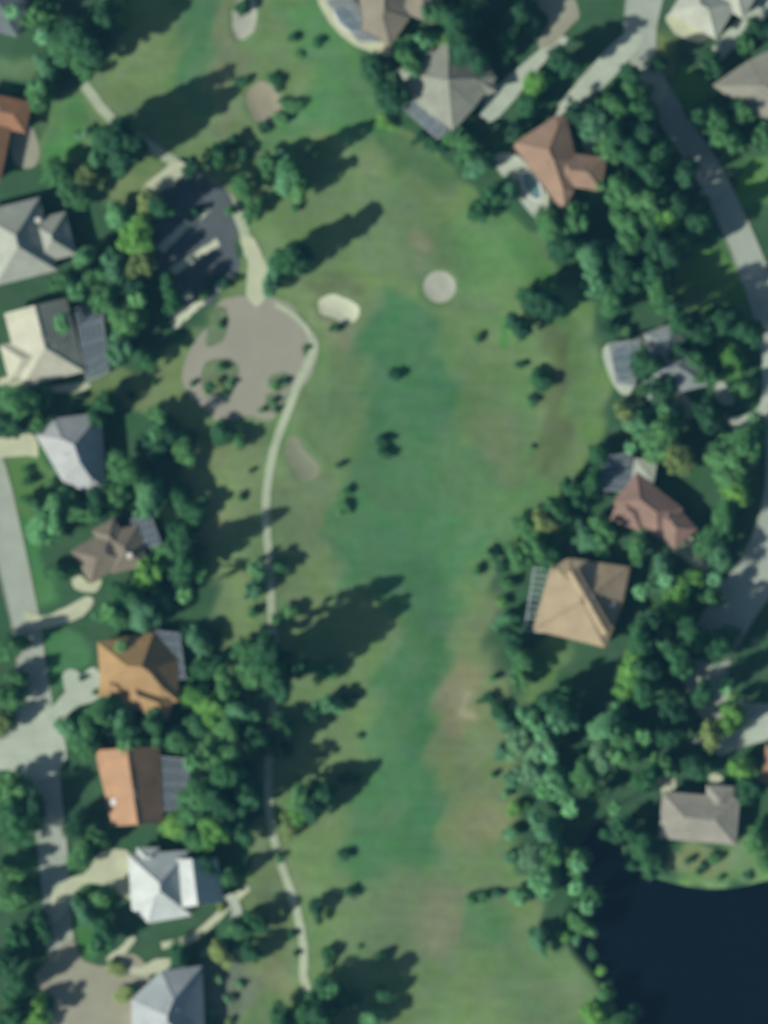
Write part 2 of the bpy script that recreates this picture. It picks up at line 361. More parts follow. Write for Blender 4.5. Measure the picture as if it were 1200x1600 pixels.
hs = n.new('ShaderNodeHueSaturation'); l.new(va.outputs['Color'], hs.inputs['Color']); l.new(v, hs.inputs['Value'])
l.new(nz_(.12, .488, .512), hs.inputs['Hue']); l.new(nz_(.2, .88, 1.12), hs.inputs['Saturation'])
l.new(hs.outputs[0], p.inputs['Base Color']); p.inputs['Roughness'].default_value = .95; p.inputs['Specular IOR Level'].default_value = .1
bt = n.new('ShaderNodeTexNoise'); bt.inputs['Scale'].default_value = 1.8; bt.inputs['Detail'].default_value = 6; l.new(tc.outputs['Object'], bt.inputs['Vector'])
bb = n.new('ShaderNodeBump'); bb.inputs['Strength'].default_value = .35; bb.inputs['Distance'].default_value = .2
l.new(bt.outputs[0], bb.inputs['Height']); l.new(bb.outputs[0], p.inputs['Normal'])
me.materials.append(m)
o = bpy.data.objects.new('ground', me); COL.objects.link(o); tag(o, 'mown golf turf and yard grass in green, olive and tan patches', None, None, 'structure')

# thin blue air between the aircraft and the ground
hb = MB(); hx = 0
XM = max(abs(float(co[:, 0].min())), abs(float(co[:, 0].max())), abs(float(co[:, 1].min())), abs(float(co[:, 1].max()))) + 50
hb.box((0, 0, (CAM_H + 40 - 4) / 2), (2 * XM, 2 * XM, CAM_H + 44)); m, n, l, p = newmat('thin_air'); n.remove(p)
pv = n.new('ShaderNodeVolumePrincipled'); pv.inputs['Color'].default_value = (.20, .60, 1.0, 1); pv.inputs['Density'].default_value = HAZE; pv.inputs['Anisotropy'].default_value = 0.0
l.new(pv.outputs[0], n['Material Output'].inputs['Volume'])
tag(hb.build('haze', m), 'thin bluish air over the whole neighbourhood', None, None, 'stuff')

def hz(px, py): return float(Hf(np.array([px]), np.array([py]))[0])
# ------------------------------------------------------------------ flat sheets: roads, drives, patios, water
def sheet(name, poly, z, mat, label, thick=0.0):
    P = [Vector((*W(*p), z)) for p in poly]
    tris = tessellate_polygon([P]); vs_ = [tuple(p) for p in P]; fs = [tuple(t) for t in tris]
    fs = [f if (P[f[1]] - P[f[0]]).cross(P[f[2]] - P[f[0]]).z > 0 else f[::-1] for f in fs]
    if thick:
        nn = len(P); vs_ += [(p.x, p.y, z - thick) for p in P]
        for i in range(nn): j = (i + 1) % nn; fs.append((i, j, nn + j, nn + i))
    o = mesh_obj(name, vs_, fs, mat); return tag(o, label, None, None, 'structure')
def jit(poly, a, seed):
    r = random.Random(seed); return [(x + r.uniform(-a, a), y + r.uniform(-a, a)) for x, y in poly]
def sides(pts, width, k=8):
    c = smooth(pts, False, k); L, R = [], []
    for i, p in enumerate(c):
        a = c[max(0, i - 1)]; b = c[min(len(c) - 1, i + 1)]; dx, dy = b[0] - a[0], b[1] - a[1]; d = math.hypot(dx, dy) or 1
        w = (p[2] if len(p) > 2 else width) / 2
        L.append((p[0] + dy / d * w, p[1] - dx / d * w)); R.append((p[0] - dy / d * w, p[1] + dx / d * w))
    return L, R
def ribbon(name, pts, width, z, mat, label, drape=False, k=8, rag=0, sub=1):
    L, R = sides(pts, width, k)
    if rag: L = jit(L, rag, 3); R = jit(R, rag, 5)
    vs_, fs = [], []; m_ = 3
    for a, b in zip(L, R):
        for j in range(m_):
            t = j / (m_ - 1); x = a[0] + (b[0] - a[0]) * t; y = a[1] + (b[1] - a[1]) * t
            vs_.append((*W(x, y), z + (hz(x, y) if drape else 0)))
    for i in range(len(L) - 1):
        for j in range(m_ - 1):
            a = i * m_ + j; fs.append((a, a + 1, a + m_ + 1, a + m_))
    o = mesh_obj(name, vs_, fs, mat, None, True)
    if o.data.polygons[0].normal.z < 0: o.data.flip_normals()
    return tag(o, label, None, None, 'structure')

DRIVES = []
def drive(poly, mat, label, z=.06, name='driveway', k=4, j=.8):
    P = jit(smooth(poly, True, k), j, len(DRIVES)); DRIVES.append(P)
    return sheet(name, P, z + .004 * len(DRIVES), M[mat], label)
# right-hand side
drive([(985, 48), (1004, 62), (960, 118), (915, 160), (886, 190), (868, 188), (872, 165), (905, 125), (945, 80)], 'concrete', 'long pale driveway running down to the salmon-roofed cross house')
drive([(862, 58), (888, 62), (850, 98), (822, 134), (790, 172), (768, 190), (750, 180), (764, 148), (802, 112), (836, 84)], 'concrete', 'pale driveway slanting to the big grey hipped house')
drive([(815, -30), (880, -30), (905, 22), (890, 42), (862, 72), (840, 70), (858, 30), (835, 5)], 'taupe', 'taupe paved forecourt at the top edge above the trees')
drive([(1010, 118), (1035, 120), (1042, 146), (1024, 168), (1008, 160), (1014, 142), (996, 132)], 'cream', 'cream curved garden paving beside the shaded road')
drive([(1130, 280), (1138, 292), (1110, 312), (1092, 304), (1108, 288)], 'concrete', 'short sunlit crossing of pale concrete')
drive([(1045, 20), (1110, 0), (1120, 40), (1100, 66), (1070, 60), (1048, 45)], 'cream', 'cream forecourt in front of the white house')
drive([(1100, 90), (1195, -10), (1220, 0), (1150, 70), (1112, 108)], 'concrete', 'pale side path by the white house', k=3)
drive([(1055, 605), (1072, 615), (1085, 645), (1075, 655), (1055, 640), (1035, 648), (1030, 640), (1050, 630)], 'cream', 'pale garden path below the shaded pool house', name='garden_path')
drive([(1140, 655), (1165, 648), (1190, 628), (1192, 560), (1206, 560), (1212, 640), (1180, 665), (1160, 670), (1150, 678)], 'concrete', 'pale driveway curving in from the right edge')
drive([(1118, 600), (1132, 598), (1148, 628), (1132, 632), (1118, 622)], 'concrete', 'small pale paved corner by the bright lawn')
drive([(1035, 835), (1080, 840), (1092, 858), (1118, 868), (1105, 892), (1082, 885), (1068, 872), (1050, 860)], 'cream', 'cream driveway behind the dusty-pink house')
drive([(1075, 1158), (1105, 1165), (1125, 1180), (1160, 1168), (1220, 1145), (1220, 1110), (1180, 1118), (1150, 1140), (1110, 1150)], 'concrete', 'pale driveway at the right edge above the lake house')
drive([(1028, 1212), (1052, 1208), (1056, 1238), (1036, 1242)], 'cream', 'small pale terrace at the corner of the lake house', name='patio')
drive([(1108, 1212), (1128, 1214), (1136, 1250), (1118, 1250)], 'cream', 'pale entrance walk of the lake house', name='patio')
# left-hand side
drive([(38, 955), (70, 962), (110, 945), (135, 932), (146, 940), (130, 962), (90, 978), (60, 984), (45, 980)], 'cream', 'cream driveway to the taupe-roofed house')
drive([(60, 1125), (85, 1100), (130, 1052), (150, 1045), (166, 1080), (140, 1098), (110, 1112), (80, 1150)], 'concrete', 'pale driveway to the gold-roofed house')
drive([(-30, 1165), (20, 1150), (34, 1110), (52, 1084), (72, 1096), (84, 1120), (98, 1150), (104, 1185), (80, 1212), (50, 1222), (20, 1205), (-30, 1200)], 'concrete', 'wide pale turning circle where the left streets meet', name='paved_apron')
drive([(99, 1052), (114, 1046), (128, 1058), (118, 1072), (102, 1078)], 'concrete', 'small pale parking pad beside the gold-roofed house')
drive([(92, 1385), (110, 1372), (135, 1362), (150, 1340), (165, 1328), (205, 1335), (215, 1400), (190, 1400), (170, 1385), (140, 1380), (120, 1392), (105, 1420), (85, 1440), (80, 1400)], 'cream', 'cream driveway to the white-roofed house')
drive([(50, 1535), (95, 1478), (115, 1470), (130, 1500), (165, 1508), (205, 1490), (235, 1520), (215, 1560), (210, 1625), (90, 1625), (85, 1560)], 'taupe', 'wide taupe paved court at the lower left')
drive([(165, 1500), (190, 1478), (205, 1462), (212, 1470), (195, 1495), (215, 1512), (245, 1498), (270, 1500), (250, 1520), (200, 1520)], 'cream', 'cream paving joining the lower left court')
drive([(-30, 690), (20, 682), (52, 680), (60, 712), (40, 712), (-30, 716)], 'cream', 'cream drive at the left edge by the pale grey house')
drive([(2, 590), (50, 586), (62, 604), (100, 600), (140, 598), (128, 612), (80, 612), (50, 604), (2, 604)], 'cream', 'cream terrace along the foot of the cream-white house', name='patio')
drive([(112, 905), (125, 898), (140, 912), (158, 905), (150, 925), (120, 922)], 'cream', 'broken pale paving in front of the taupe-roofed house', name='patio')
# clubhouse yard
drive([(225, 290), (250, 270), (275, 250), (292, 262), (268, 290), (232, 305)], 'cream', 'sandy concrete apron beside the shaded car park', name='paved_apron')
drive([(375, 375), (395, 370), (410, 400), (425, 440), (405, 478), (385, 460), (388, 410)], 'cream', 'pale track leading up from the gravel lot', name='track')
LOTP = jit(smooth(LOT, True, 3), .8, 3); DRIVES.append(LOTP)
sheet('gravel_lot', LOTP, .05, M['gravel'], 'pinkish grey gravel lot with planted islands beside the fairway')
sheet('car_park', jit(smooth([(258, 300), (280, 280), (300, 268), (330, 282), (352, 300), (366, 322), (380, 350), (366, 385), (376, 420), (350, 440), (330, 475), (300, 480), (275, 500), (258, 470), (262, 440), (245, 420), (250, 390), (238, 365), (244, 330)], True, 3), 1.6, 9), .04, M['shadeasphalt'], 'asphalt car park with tree shade painted into its dark colour')
isl = noise_mat('island_turf', C(104, 124, 96), .2, .6)
for i, pl in enumerate([[(318, 570), (350, 560), (372, 572), (366, 608), (345, 618), (318, 612)], [(420, 590), (445, 582), (455, 600), (440, 612), (422, 608)], [(328, 500), (340, 478), (356, 490), (350, 530), (322, 540)], [(472, 540), (482, 536), (484, 552), (474, 556)], [(416, 618), (436, 616), (434, 640), (416, 642)]]):
    sheet('planting_bed', jit(smooth(pl), .8, i), .09, isl, ['mulched shrub island in the middle of the gravel lot', 'small green island at the right of the gravel lot', 'grassy inlet at the top left of the gravel lot', 'tiny dark planting bed at the head of the cart path', 'narrow planting bed beside the cart path and gravel lot'][i])
# pale strips painted as sunlit gaps between tree shadows on the car park
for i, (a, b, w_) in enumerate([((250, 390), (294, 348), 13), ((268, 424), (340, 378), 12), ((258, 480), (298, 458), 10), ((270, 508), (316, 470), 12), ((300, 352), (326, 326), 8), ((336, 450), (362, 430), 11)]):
    ribbon('painted_sun_streak', [a, ((a[0] + b[0]) / 2, (a[1] + b[1]) / 2 + 1), b], w_, .075 + .004 * i, M['sand'], ['painted sun streak at the upper left of the shaded car park', 'longest painted sun streak in the middle of the shaded car park', 'short painted sun streak between the car park and gravel lot', 'painted sun streak touching the top left of the gravel lot', 'thin painted sun streak near the top of the shaded car park', 'short painted sun streak at the right corner of the shaded car park'][i], rag=1.5, k=5)

RR = [(1120, -2500, 60), (1060, -600, 60), (1030, -120, 60), (1010, -20, 58), (1000, 50, 50), (1010, 110, 44), (1055, 190, 42), (1105, 265, 42), (1140, 335, 42), (1172, 410, 44), (1200, 490, 46), (1218, 580, 46), (1222, 680, 48), (1218, 780, 50), (1192, 880, 66), (1140, 960, 72), (1105, 1030, 70), (1110, 1090, 60), (1150, 1120, 52), (1230, 1125, 50), (1330, 1120, 50), (1800, 1100, 50), (3600, 1000, 50)]
LR = [(-700, -1500, 44), (-200, 200, 44), (-60, 620, 44), (-15, 730, 44), (8, 820, 44), (24, 900, 46), (40, 975, 44), (50, 1050, 46), (56, 1130, 60), (66, 1220, 54), (80, 1310, 46), (88, 1400, 44), (95, 1480, 44), (120, 1560, 60), (130, 1700, 60), (160, 2300, 50), (300, 4000, 50)]
LR2 = [(70, 1150, 70), (30, 1165, 64), (-20, 1175, 60), (-120, 1180, 60), (-700, 1220, 60), (-2600, 1300, 60)]
ribbon('road', RR, 50, .03, M['asphalt'], 'grey residential road winding down the right side under trees')
ribbon('road', LR, 44, .034, M['asphalt'], 'pale residential road running down the left edge')
ribbon('road', LR2, 50, .038, M['asphalt'], 'pale side street leaving the frame at the left')
def kerb(pts, label, skip):
    mb = MB(); L, R = sides(pts, 44)
    for side in (L, R):
        for a, b in zip(side[:-1], side[1:]):
            mx_, my_ = (a[0] + b[0]) / 2, (a[1] + b[1]) / 2
            if any(inside(mx_, my_, d) for d in DRIVES + skip): continue
            A = W(*a); B = W(*b); mb.box(((A[0] + B[0]) / 2, (A[1] + B[1]) / 2, .06), (math.dist(A, B) + .02, .18, .14), math.atan2(B[1] - A[1], B[0] - A[0]))
    tag(mb.build('kerb', M['kerb']), label, None, None, 'structure')
pl = lambda pts: (lambda a, b: a + b[::-1])(*sides(pts, 44))
kerb(RR, 'low concrete kerb along the right-hand road', []); kerb(LR, 'low concrete kerb along the left-hand road', [pl(LR2)]); kerb(LR2, 'low concrete kerb along the left side street', [pl(LR)])

# cart paths
ribbon('cart_path', [(488, 528), (490, 548), (475, 580), (456, 625), (438, 672), (424, 720), (416, 780), (417, 830), (421, 880), (424, 950), (428, 1020), (428, 1070), (425, 1130), (420, 1190), (420, 1260), (430, 1318), (446, 1370), (464, 1425), (474, 1480), (475, 1530), (492, 1570), (530, 1650)], 13, .10, M['path'], 'narrow pale concrete cart path curving along the fairway', True, k=8, rag=.5)
ribbon('cart_path', [(130, 130), (146, 152), (170, 182), (210, 212), (262, 246), (310, 275), (352, 305), (378, 350), (390, 400)], 16, .12, M['path'], 'cart path crossing the shaded turf at the upper left', True, k=6, rag=.5)
ribbon('garden_path', [(388, 1385), (360, 1412), (332, 1440), (300, 1465), (252, 1478)], 12, .14, M['cream'], 'pale garden path between the white house and the golf turf', True, k=5, rag=.7)
drive([(350, 1400), (368, 1398), (378, 1425), (372, 1448), (360, 1440), (362, 1418)], 'concrete', 'pale spur of paving off the garden path', name='garden_path')
ribbon('cart_path', [(430, 475), (455, 490), (478, 512), (490, 535)], 9, .13, M['path'], 'pale edging path at the top right of the gravel lot', True, k=5)

def draped(name, poly, z, mat, label):
    P = [p for p in poly]; cx = sum(p[0] for p in P) / len(P); cy = sum(p[1] for p in P) / len(P)
    vs_ = [(*W(cx, cy), z + hz(cx, cy))]; fs = []; R_ = 6; n_ = len(P)
    for r in range(1, R_ + 1):
        for p_ in P:
            x = cx + (p_[0] - cx) * r / R_; y = cy + (p_[1] - cy) * r / R_; vs_.append((*W(x, y), z + hz(x, y)))
    for i in range(n_):
        j = (i + 1) % n_; fs.append((0, 1 + i, 1 + j))
        for r in range(R_ - 1): a = 1 + r * n_; fs.append((a + i, a + n_ + i, a + n_ + j, a + j))
    o = mesh_obj(name, vs_, fs, mat, None, True)
    if o.data.polygons[0].normal.z < 0: o.data.flip_normals()
    return tag(o, label, None, None, 'structure')
draped('sand_bunker', jit(BUNK['a'], .8, 1), .05, M['sand'], 'bright oblong sand bunker beside the gravel lot')
draped('sand_bunker', BUNK['b'], .05, M['sandgrey'], 'round pale bunker at the head of the fairway')
draped('sand_bunker', jit(BUNK['c'], 1, 2), .05, M['sandpink'], 'pinkish oval bunker at the top with dark scrub round it')
draped('sand_bunker', jit(BUNK['d'], 1, 3), .05, M['sanddull'], 'dull angular bunker to the right of the cart path')
draped('sand_bunker', jit(BUNK['e'], 1, 4), .05, M['sandgrey'], 'half-shaded bunker cut by the top edge')
def dil(poly, d):
    cx = sum(p[0] for p in poly) / len(poly); cy = sum(p[1] for p in poly) / len(poly); out = []
    n = len(poly)
    for i in range(n):
        a = poly[i - 1]; b = poly[(i + 1) % n]; dx, dy = b[0] - a[0], b[1] - a[1]; L = math.hypot(dx, dy) or 1
        s = 1 if SGN > 0 else -1; out.append((poly[i][0] + s * dy / L * d, poly[i][1] - s * dx / L * d))
    return out
SGN = sum(LAKE[i - 1][0] * LAKE[i][1] - LAKE[i][0] * LAKE[i - 1][1] for i in range(len(LAKE)))
sheet('lake_water', dil(LAKE, 9), -.75, M['lake'], 'dark still lake water filling the lower right corner')

# ------------------------------------------------------------------ houses
def clip(poly, f):            # keep f(p) >= 0
    out = []; n = len(poly)
    for i in range(n):
        a, b = poly[i], poly[(i + 1) % n]; fa, fb = f(a), f(b)
        if fa >= 0: out.append(a)
        if (fa > 0 and fb < 0) or (fa < 0 and fb > 0):
            t = fa / (fa - fb); out.append((a[0] + (b[0] - a[0]) * t, a[1] + (b[1] - a[1]) * t))
    return out
def R(cx, cy, w, d, ang=0):   # px rectangle; ang degrees clockwise in the picture
    a = math.radians(ang)
    return [(cx + x * math.cos(a) - y * math.sin(a), cy + x * math.sin(a) + y * math.cos(a)) for x, y in ((-w / 2, -d / 2), (w / 2, -d / 2), (w / 2, d / 2), (-w / 2, d / 2))]
def shrink(P, d):
    n = len(P); out = []
    for i in range(n):
        a, b, c = Vector(P[i - 1]), Vector(P[i]), Vector(P[(i + 1) % n])
        u = (b - a).normalized(); v_ = (c - b).normalized(); n1 = Vector((-u.y, u.x)); n2 = Vector((-v_.y, v_.x))
        k_ = (n1 + n2); k_ = k_ / max(.3, k_.dot(n1)); out.append(tuple(b + k_ * d))
    return out
RC = 0
def house(label, roofcol, wings, ridge=None, pitch=.42, vents=3, chimney=None, skylights=(), wall=None, name='house', cat='house'):
    """wings: (px polygon, eave height, gable edge indices)"""
    global RC; RC += 1
    cx = sum(p[0] for p in wings[0][0]) / len(wings[0][0]); cy = sum(p[1] for p in wings[0][0]) / len(wings[0][0])
    ox, oy = W(cx, cy); H = empty(name, ox, oy); tag(H, label, cat)
    g_ = sum(roofcol) / 3; roofcol = tuple((c * .85 + g_ * .15) * .72 for c in roofcol)
    if ridge: ridge = tuple(c * .72 for c in ridge)
    rm = roof_mat('roof_tiles', roofcol) ; capm = plain('ridge_tiles', ridge or tuple(min(.8, c * 1.12) for c in roofcol), .8, .2)
    rmb, cap, wmb = MB(), MB(), MB(); allp = []
    rnd = random.Random(RC)
    for wi, wg in enumerate(wings):
        poly, eave = wg[0], wg[1] + .013 * wi; gab = wg[2] if len(wg) > 2 else (); pit = wg[3] if len(wg) > 3 else pitch
        P = [W(*p) for p in poly]; P = [(x - ox, y - oy) for x, y in P]
        if sum(P[i - 1][0] * P[i][1] - P[i][0] * P[i - 1][1] for i in range(len(P))) < 0: P = P[::-1]; gab = [(len(P) - 2 - g) % len(P) for g in gab]
        allp.append(P); n = len(P); E = []
        for i in range(n):
            a, b = P[i], P[(i + 1) % n]; L = math.dist(a, b); nx_, ny_ = -(b[1] - a[1]) / L, (b[0] - a[0]) / L
            E.append((a, nx_, ny_))
        D = lambda i, p: (p[0] - E[i][0][0]) * E[i][1] + (p[1] - E[i][0][1]) * E[i][2]
        act = [i for i in range(n) if i not in gab]
        segs = {}
        for i in act:
            f = list(P)
            for j in act:
                if j != i and len(f) > 2: f = clip(f, lambda p: D(j, p) - D(i, p))
            if len(f) < 3: continue
            V3 = [(p[0], p[1], eave + pit * D(i, p)) for p in f]
            rmb.add(V3, [tuple(range(len(f)))])
            for a, b in zip(V3, V3[1:] + V3[:1]):
                if a[2] > eave + .02 or b[2] > eave + .02:
                    key = tuple(sorted([tuple(round(q, 2) for q in a), tuple(round(q, 2) for q in b)])); segs.setdefault(key, 0); segs[key] += 1
        for (a, b), c_ in segs.items():
            if math.dist(a, b) > .3: cap.bar(a, b, .10, n=6)
        nn = len(P)                                        # fascia and soffit
        rmb.add([(p[0], p[1], eave) for p in P] + [(p[0], p[1], eave - .22) for p in P], [(i, nn + i, nn + (i + 1) % nn, (i + 1) % nn)[::-1] for i in range(nn)] + [tuple(range(nn, 2 * nn))[::-1]])
        Q = shrink(P, .55)
        wmb.add([(p[0], p[1], -.1) for p in Q] + [(p[0], p[1], eave - .2) for p in Q], [(i, (i + 1) % nn, nn + (i + 1) % nn, nn + i) for i in range(nn)])
        for g in gab:                                      # gable wall triangle
            a, b = P[g], P[(g + 1) % n]; mid = ((a[0] + b[0]) / 2, (a[1] + b[1]) / 2)
            za = eave + pit * min(D(i, mid) for i in act if abs(D(i, mid)) > .05) if act else eave
            nx_, ny_ = E[g][1] * .04, E[g][2] * .04
            wmb.add([(a[0] + nx_, a[1] + ny_, eave - .01), (b[0] + nx_, b[1] + ny_, eave - .01), (mid[0] + nx_, mid[1] + ny_, za - .03)], [(0, 1, 2)])
    wl_ = wmb.build('wall', wall or M['wall'], H)
    rf = rmb.build('roof', rm, H); cap.build('ridge_cap', capm, rf)
    # windows and a front door
    doordone = False
    for wi, P in enumerate(allp):
        Q = shrink(P, .55); n = len(Q)
        for i in range(n):
            a, b = Vector(Q[i]), Vector(Q[(i + 1) % n]); L = (b - a).length
            if L < 3: continue
            u = (b - a) / L; nrm = Vector((u.y, -u.x)); k_ = max(1, int(L / 4))
            for j in range(min(k_, 3)):
                c = a + u * L * (j + .5) / min(k_, 3); t = c + nrm * .7
                if any(inside(t.x, t.y, q_) for w2, q_ in enumerate(allp) if w2 != wi): continue
                rz = math.atan2(u.y, u.x)
                if not doordone and j == 0 and L > 5:
                    doordone = True; mb = MB(); mb.box((c.x + nrm.x * .03, c.y + nrm.y * .03, 1.02), (1.0, .1, 2.05), rz); d_ = mb.build('door', M['door'], H)
                    mb = MB(); e = c + u * .35 + nrm * .12; mb.box((e.x, e.y, 1.0), (.05, .1, .14), rz); mb.build('handle', M['metal'], d_); continue
                mb = MB(); mb.box((c.x, c.y, 1.5), (1.7, .14, 1.3), rz); f_ = mb.build('window', M['trim'], H)
                mb = MB(); e = c + nrm * .075; mb.box((e.x, e.y, 1.5), (1.5, .03, 1.1), rz); mb.build('pane', M['glass'], f_)
    def roofz(x, y):
        best = None
        for f in rmb.f:
            V = [Vector(rmb.v[i]) for i in f]
            nrm = (V[1] - V[0]).cross(V[2] - V[0])
            if abs(nrm.z) < 1e-4: continue
            if inside(x, y, [(v_.x, v_.y) for v_ in V]):
                z = V[0].z - (nrm.x * (x - V[0].x) + nrm.y * (y - V[0].y)) / nrm.z
                if best is None or z > best: best = z
        return best
    for k_ in range(vents):
        P = allp[rnd.randrange(len(allp))]; a = [rnd.random() + .3 for _ in P]; t = sum(a)
        x = sum(p[0] * q_ for p, q_ in zip(P, a)) / t; y = sum(p[1] * q_ for p, q_ in zip(P, a)) / t; z = roofz(x, y)
        if z is None: continue
        mb = MB(); mb.bar((x, y, z - .15), (x, y, z + .3), .09, n=8); mb.bar((x, y, z + .3), (x, y, z + .38), .16, n=8); mb.build('roof_vent', M['metal'], rf)
    if chimney:
        x, y = W(*chimney); x -= ox; y -= oy; z = roofz(x, y) or 4
        mb = MB(); mb.box((x, y, z + .2), (.9, .9, 1.6)); mb.box((x, y, z + 1.04), (1.1, 1.1, .12)); mb.build('chimney', M['wall'], rf)
    for (sx_, sy_) in skylights:
        x, y = W(sx_, sy_); x -= ox; y -= oy; z = roofz(x, y) or 4
        mb = MB(); mb.box((x, y, z + .08), (1.3, 1.3, .3)); mb.build('skylight', M['trim'], rf)
    return H
LM = []    # landmarks for the labels of plants
def lm(px, py, t): LM.append((px, py, t))

def pool(poly, label, deck=None, decklabel=None, deckmat='concrete'):
    cx = sum(p[0] for p in poly) / len(poly); cy = sum(p[1] for p in poly) / len(poly); ox, oy = W(cx, cy)
    H = empty('swimming_pool', ox, oy, .36); tag(H, label, 'pool')
    P = [(W(*p)[0] - ox, W(*p)[1] - oy) for p in smooth(poly, True, 4)]; n = len(P)
    area = sum(P[i - 1][0] * P[i][1] - P[i][0] * P[i - 1][1] for i in range(n))
    if area < 0: P = P[::-1]
    mesh_obj('water', [(x, y, .0) for x, y in P], [tuple(range(n))], M['pool'], H)
    Q = shrink(P, -.35); vs_ = [(x, y, .1) for x, y in P] + [(x, y, .1) for x, y in Q] + [(x, y, -.05) for x, y in P] + [(x, y, -.05) for x, y in Q]
    fs = []
    for i in range(n):
        j = (i + 1) % n; fs += [(i, n + i, n + j, j), (i, j, 2 * n + j, 2 * n + i), (n + i, 3 * n + i, 3 * n + j, n + j)]
    mesh_obj('coping', vs_, fs, M['trim'], H)
    if deck: drive(deck, deckmat, decklabel, name='patio', z=.06)
    return H
def cage(poly, label, h=3.0, nb=4):
    """screened pool enclosure: aluminium frame and insect mesh"""
    P0 = [W(*p) for p in poly]; ox = sum(p[0] for p in P0) / 4; oy = sum(p[1] for p in P0) / 4
    H = empty('pool_enclosure', ox, oy); tag(H, label, 'enclosure')
    P = [Vector((x - ox, y - oy, 0)) for x, y in P0]; up = Vector((0, 0, h)); mb = MB()
    lerp = lambda a, b, t: a + (b - a) * t
    for i in range(4):
        a, b = P[i], P[(i + 1) % 4]; mb.bar(a + up, b + up, .05, n=4); mb.bar(a + up * .4, b + up * .4, .03, n=4)
        for j in range(nb): c = lerp(a, b, j / nb); mb.bar(c, c + up, .05, n=4)
    for j in range(1, nb + 2):
        t = j / (nb + 2); mb.bar(lerp(P[0], P[1], t) + up, lerp(P[3], P[2], t) + up, .035, n=4)
    for j in range(1, 4):
        t = j / 4; mb.bar(lerp(P[0], P[3], t) + up, lerp(P[1], P[2], t) + up, .03, n=4)
    mb.build('frame', M['alu'], H)
    V = [tuple(p + up * .995) for p in P] + [tuple(p) for p in P]
    mesh_obj('screen', V, [(0, 1, 2, 3), (0, 4, 5, 1), (1, 5, 6, 2), (2, 6, 7, 3), (3, 7, 4, 0)], M['screen'], H)
    return H

ORANGE = C(168, 128, 84); GOLD = C(172, 150, 98); WHITE = C(176, 188, 184); GREY = C(124, 134, 130)
house('grey roof half hidden by trees in the top left corner', C(112, 130, 138), [(R(8, 22, 60, 62, 15), 3.0)], chimney=None); lm(8, 22, 'the top left grey house')
house('small orange-tiled house cut by the left edge', C(172, 125, 88), [(R(5, 176, 84, 50, 12), 3.0), (R(-14, 236, 50, 90, 12), 3.0)]); lm(10, 190, 'the small orange-tiled house')
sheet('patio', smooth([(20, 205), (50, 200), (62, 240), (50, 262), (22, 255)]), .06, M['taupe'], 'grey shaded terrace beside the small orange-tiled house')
house('grey-green hipped metal roof at the left edge', C(176, 186, 178), [(R(28, 378, 100, 118, -14), 3.2), (R(82, 372, 62, 70, -14), 3.0)], chimney=(60, 345), pitch=.58); lm(40, 375, 'the grey-green hipped house')
house('cream-white roofed house with a grey right slope on the left', C(200, 204, 186), [(R(70, 536, 100, 118, -14), 3.2, (0,)), (R(42, 560, 70, 60, -14), 3.0)], pitch=.5)
cage([(118, 482), (158, 474), (170, 582), (136, 596)], 'dark slate screened enclosure right of the cream-white house', nb=5); lm(90, 540, 'the cream-white house')
house('pale grey gabled house below the cream-white house', C(178, 188, 196), [([(56, 680), (84, 654), (158, 645), (168, 766), (140, 772), (98, 752)], 3.2)], pitch=.64); lm(110, 710, 'the pale grey gabled house')
house('taupe-roofed house buried among trees with a caged patio', C(140, 132, 118), [(R(158, 868, 72, 60, -30), 3.1), (R(196, 858, 60, 66, -14), 3.0), (R(172, 838, 40, 44, -30), 3.15)], chimney=(203, 868)); lm(170, 865, 'the taupe-roofed house')
cage([(205, 812), (235, 805), (252, 850), (222, 858)], 'white-barred pool enclosure behind the taupe-roofed house')
house('gold and orange hipped house beside the left road', C(184, 150, 98), [([(153, 1003), (240, 988), (278, 1030), (280, 1096), (250, 1100), (158, 1074)], 3.1), (R(232, 1092, 78, 44, 20), 3.05), (R(178, 1070, 44, 38, 5), 2.95)], ridge=C(190, 160, 110), pitch=.6); lm(215, 1055, 'the gold-roofed house')
cage([(244, 985), (280, 990), (290, 1060), (262, 1060)], 'grey screened enclosure on the right of the gold-roofed house')
house('long terracotta roof beside the left road above the white house', C(192, 150, 112), [([(148, 1172), (250, 1166), (256, 1284), (176, 1290)], 3.1, (0, 2), .56)], ridge=C(190, 150, 120), pitch=.56, skylights=((178, 1252),)); lm(200, 1230, 'the long terracotta house')
cage([(250, 1182), (294, 1186), (296, 1262), (254, 1266)], 'dark screened enclosure beside the long terracotta roof')
house('white-roofed house with two crossing gables at the lower left', C(208, 222, 228), [([(200, 1334), (296, 1328), (300, 1430), (232, 1442), (206, 1420)], 3.2, (), .62), ([(262, 1342), (340, 1340), (350, 1408), (270, 1418)], 3.1, (0, 2), .66), (R(232, 1338, 36, 30, 0), 3.0)], ridge=C(205, 212, 210), pitch=.6); lm(250, 1385, 'the white-roofed house')

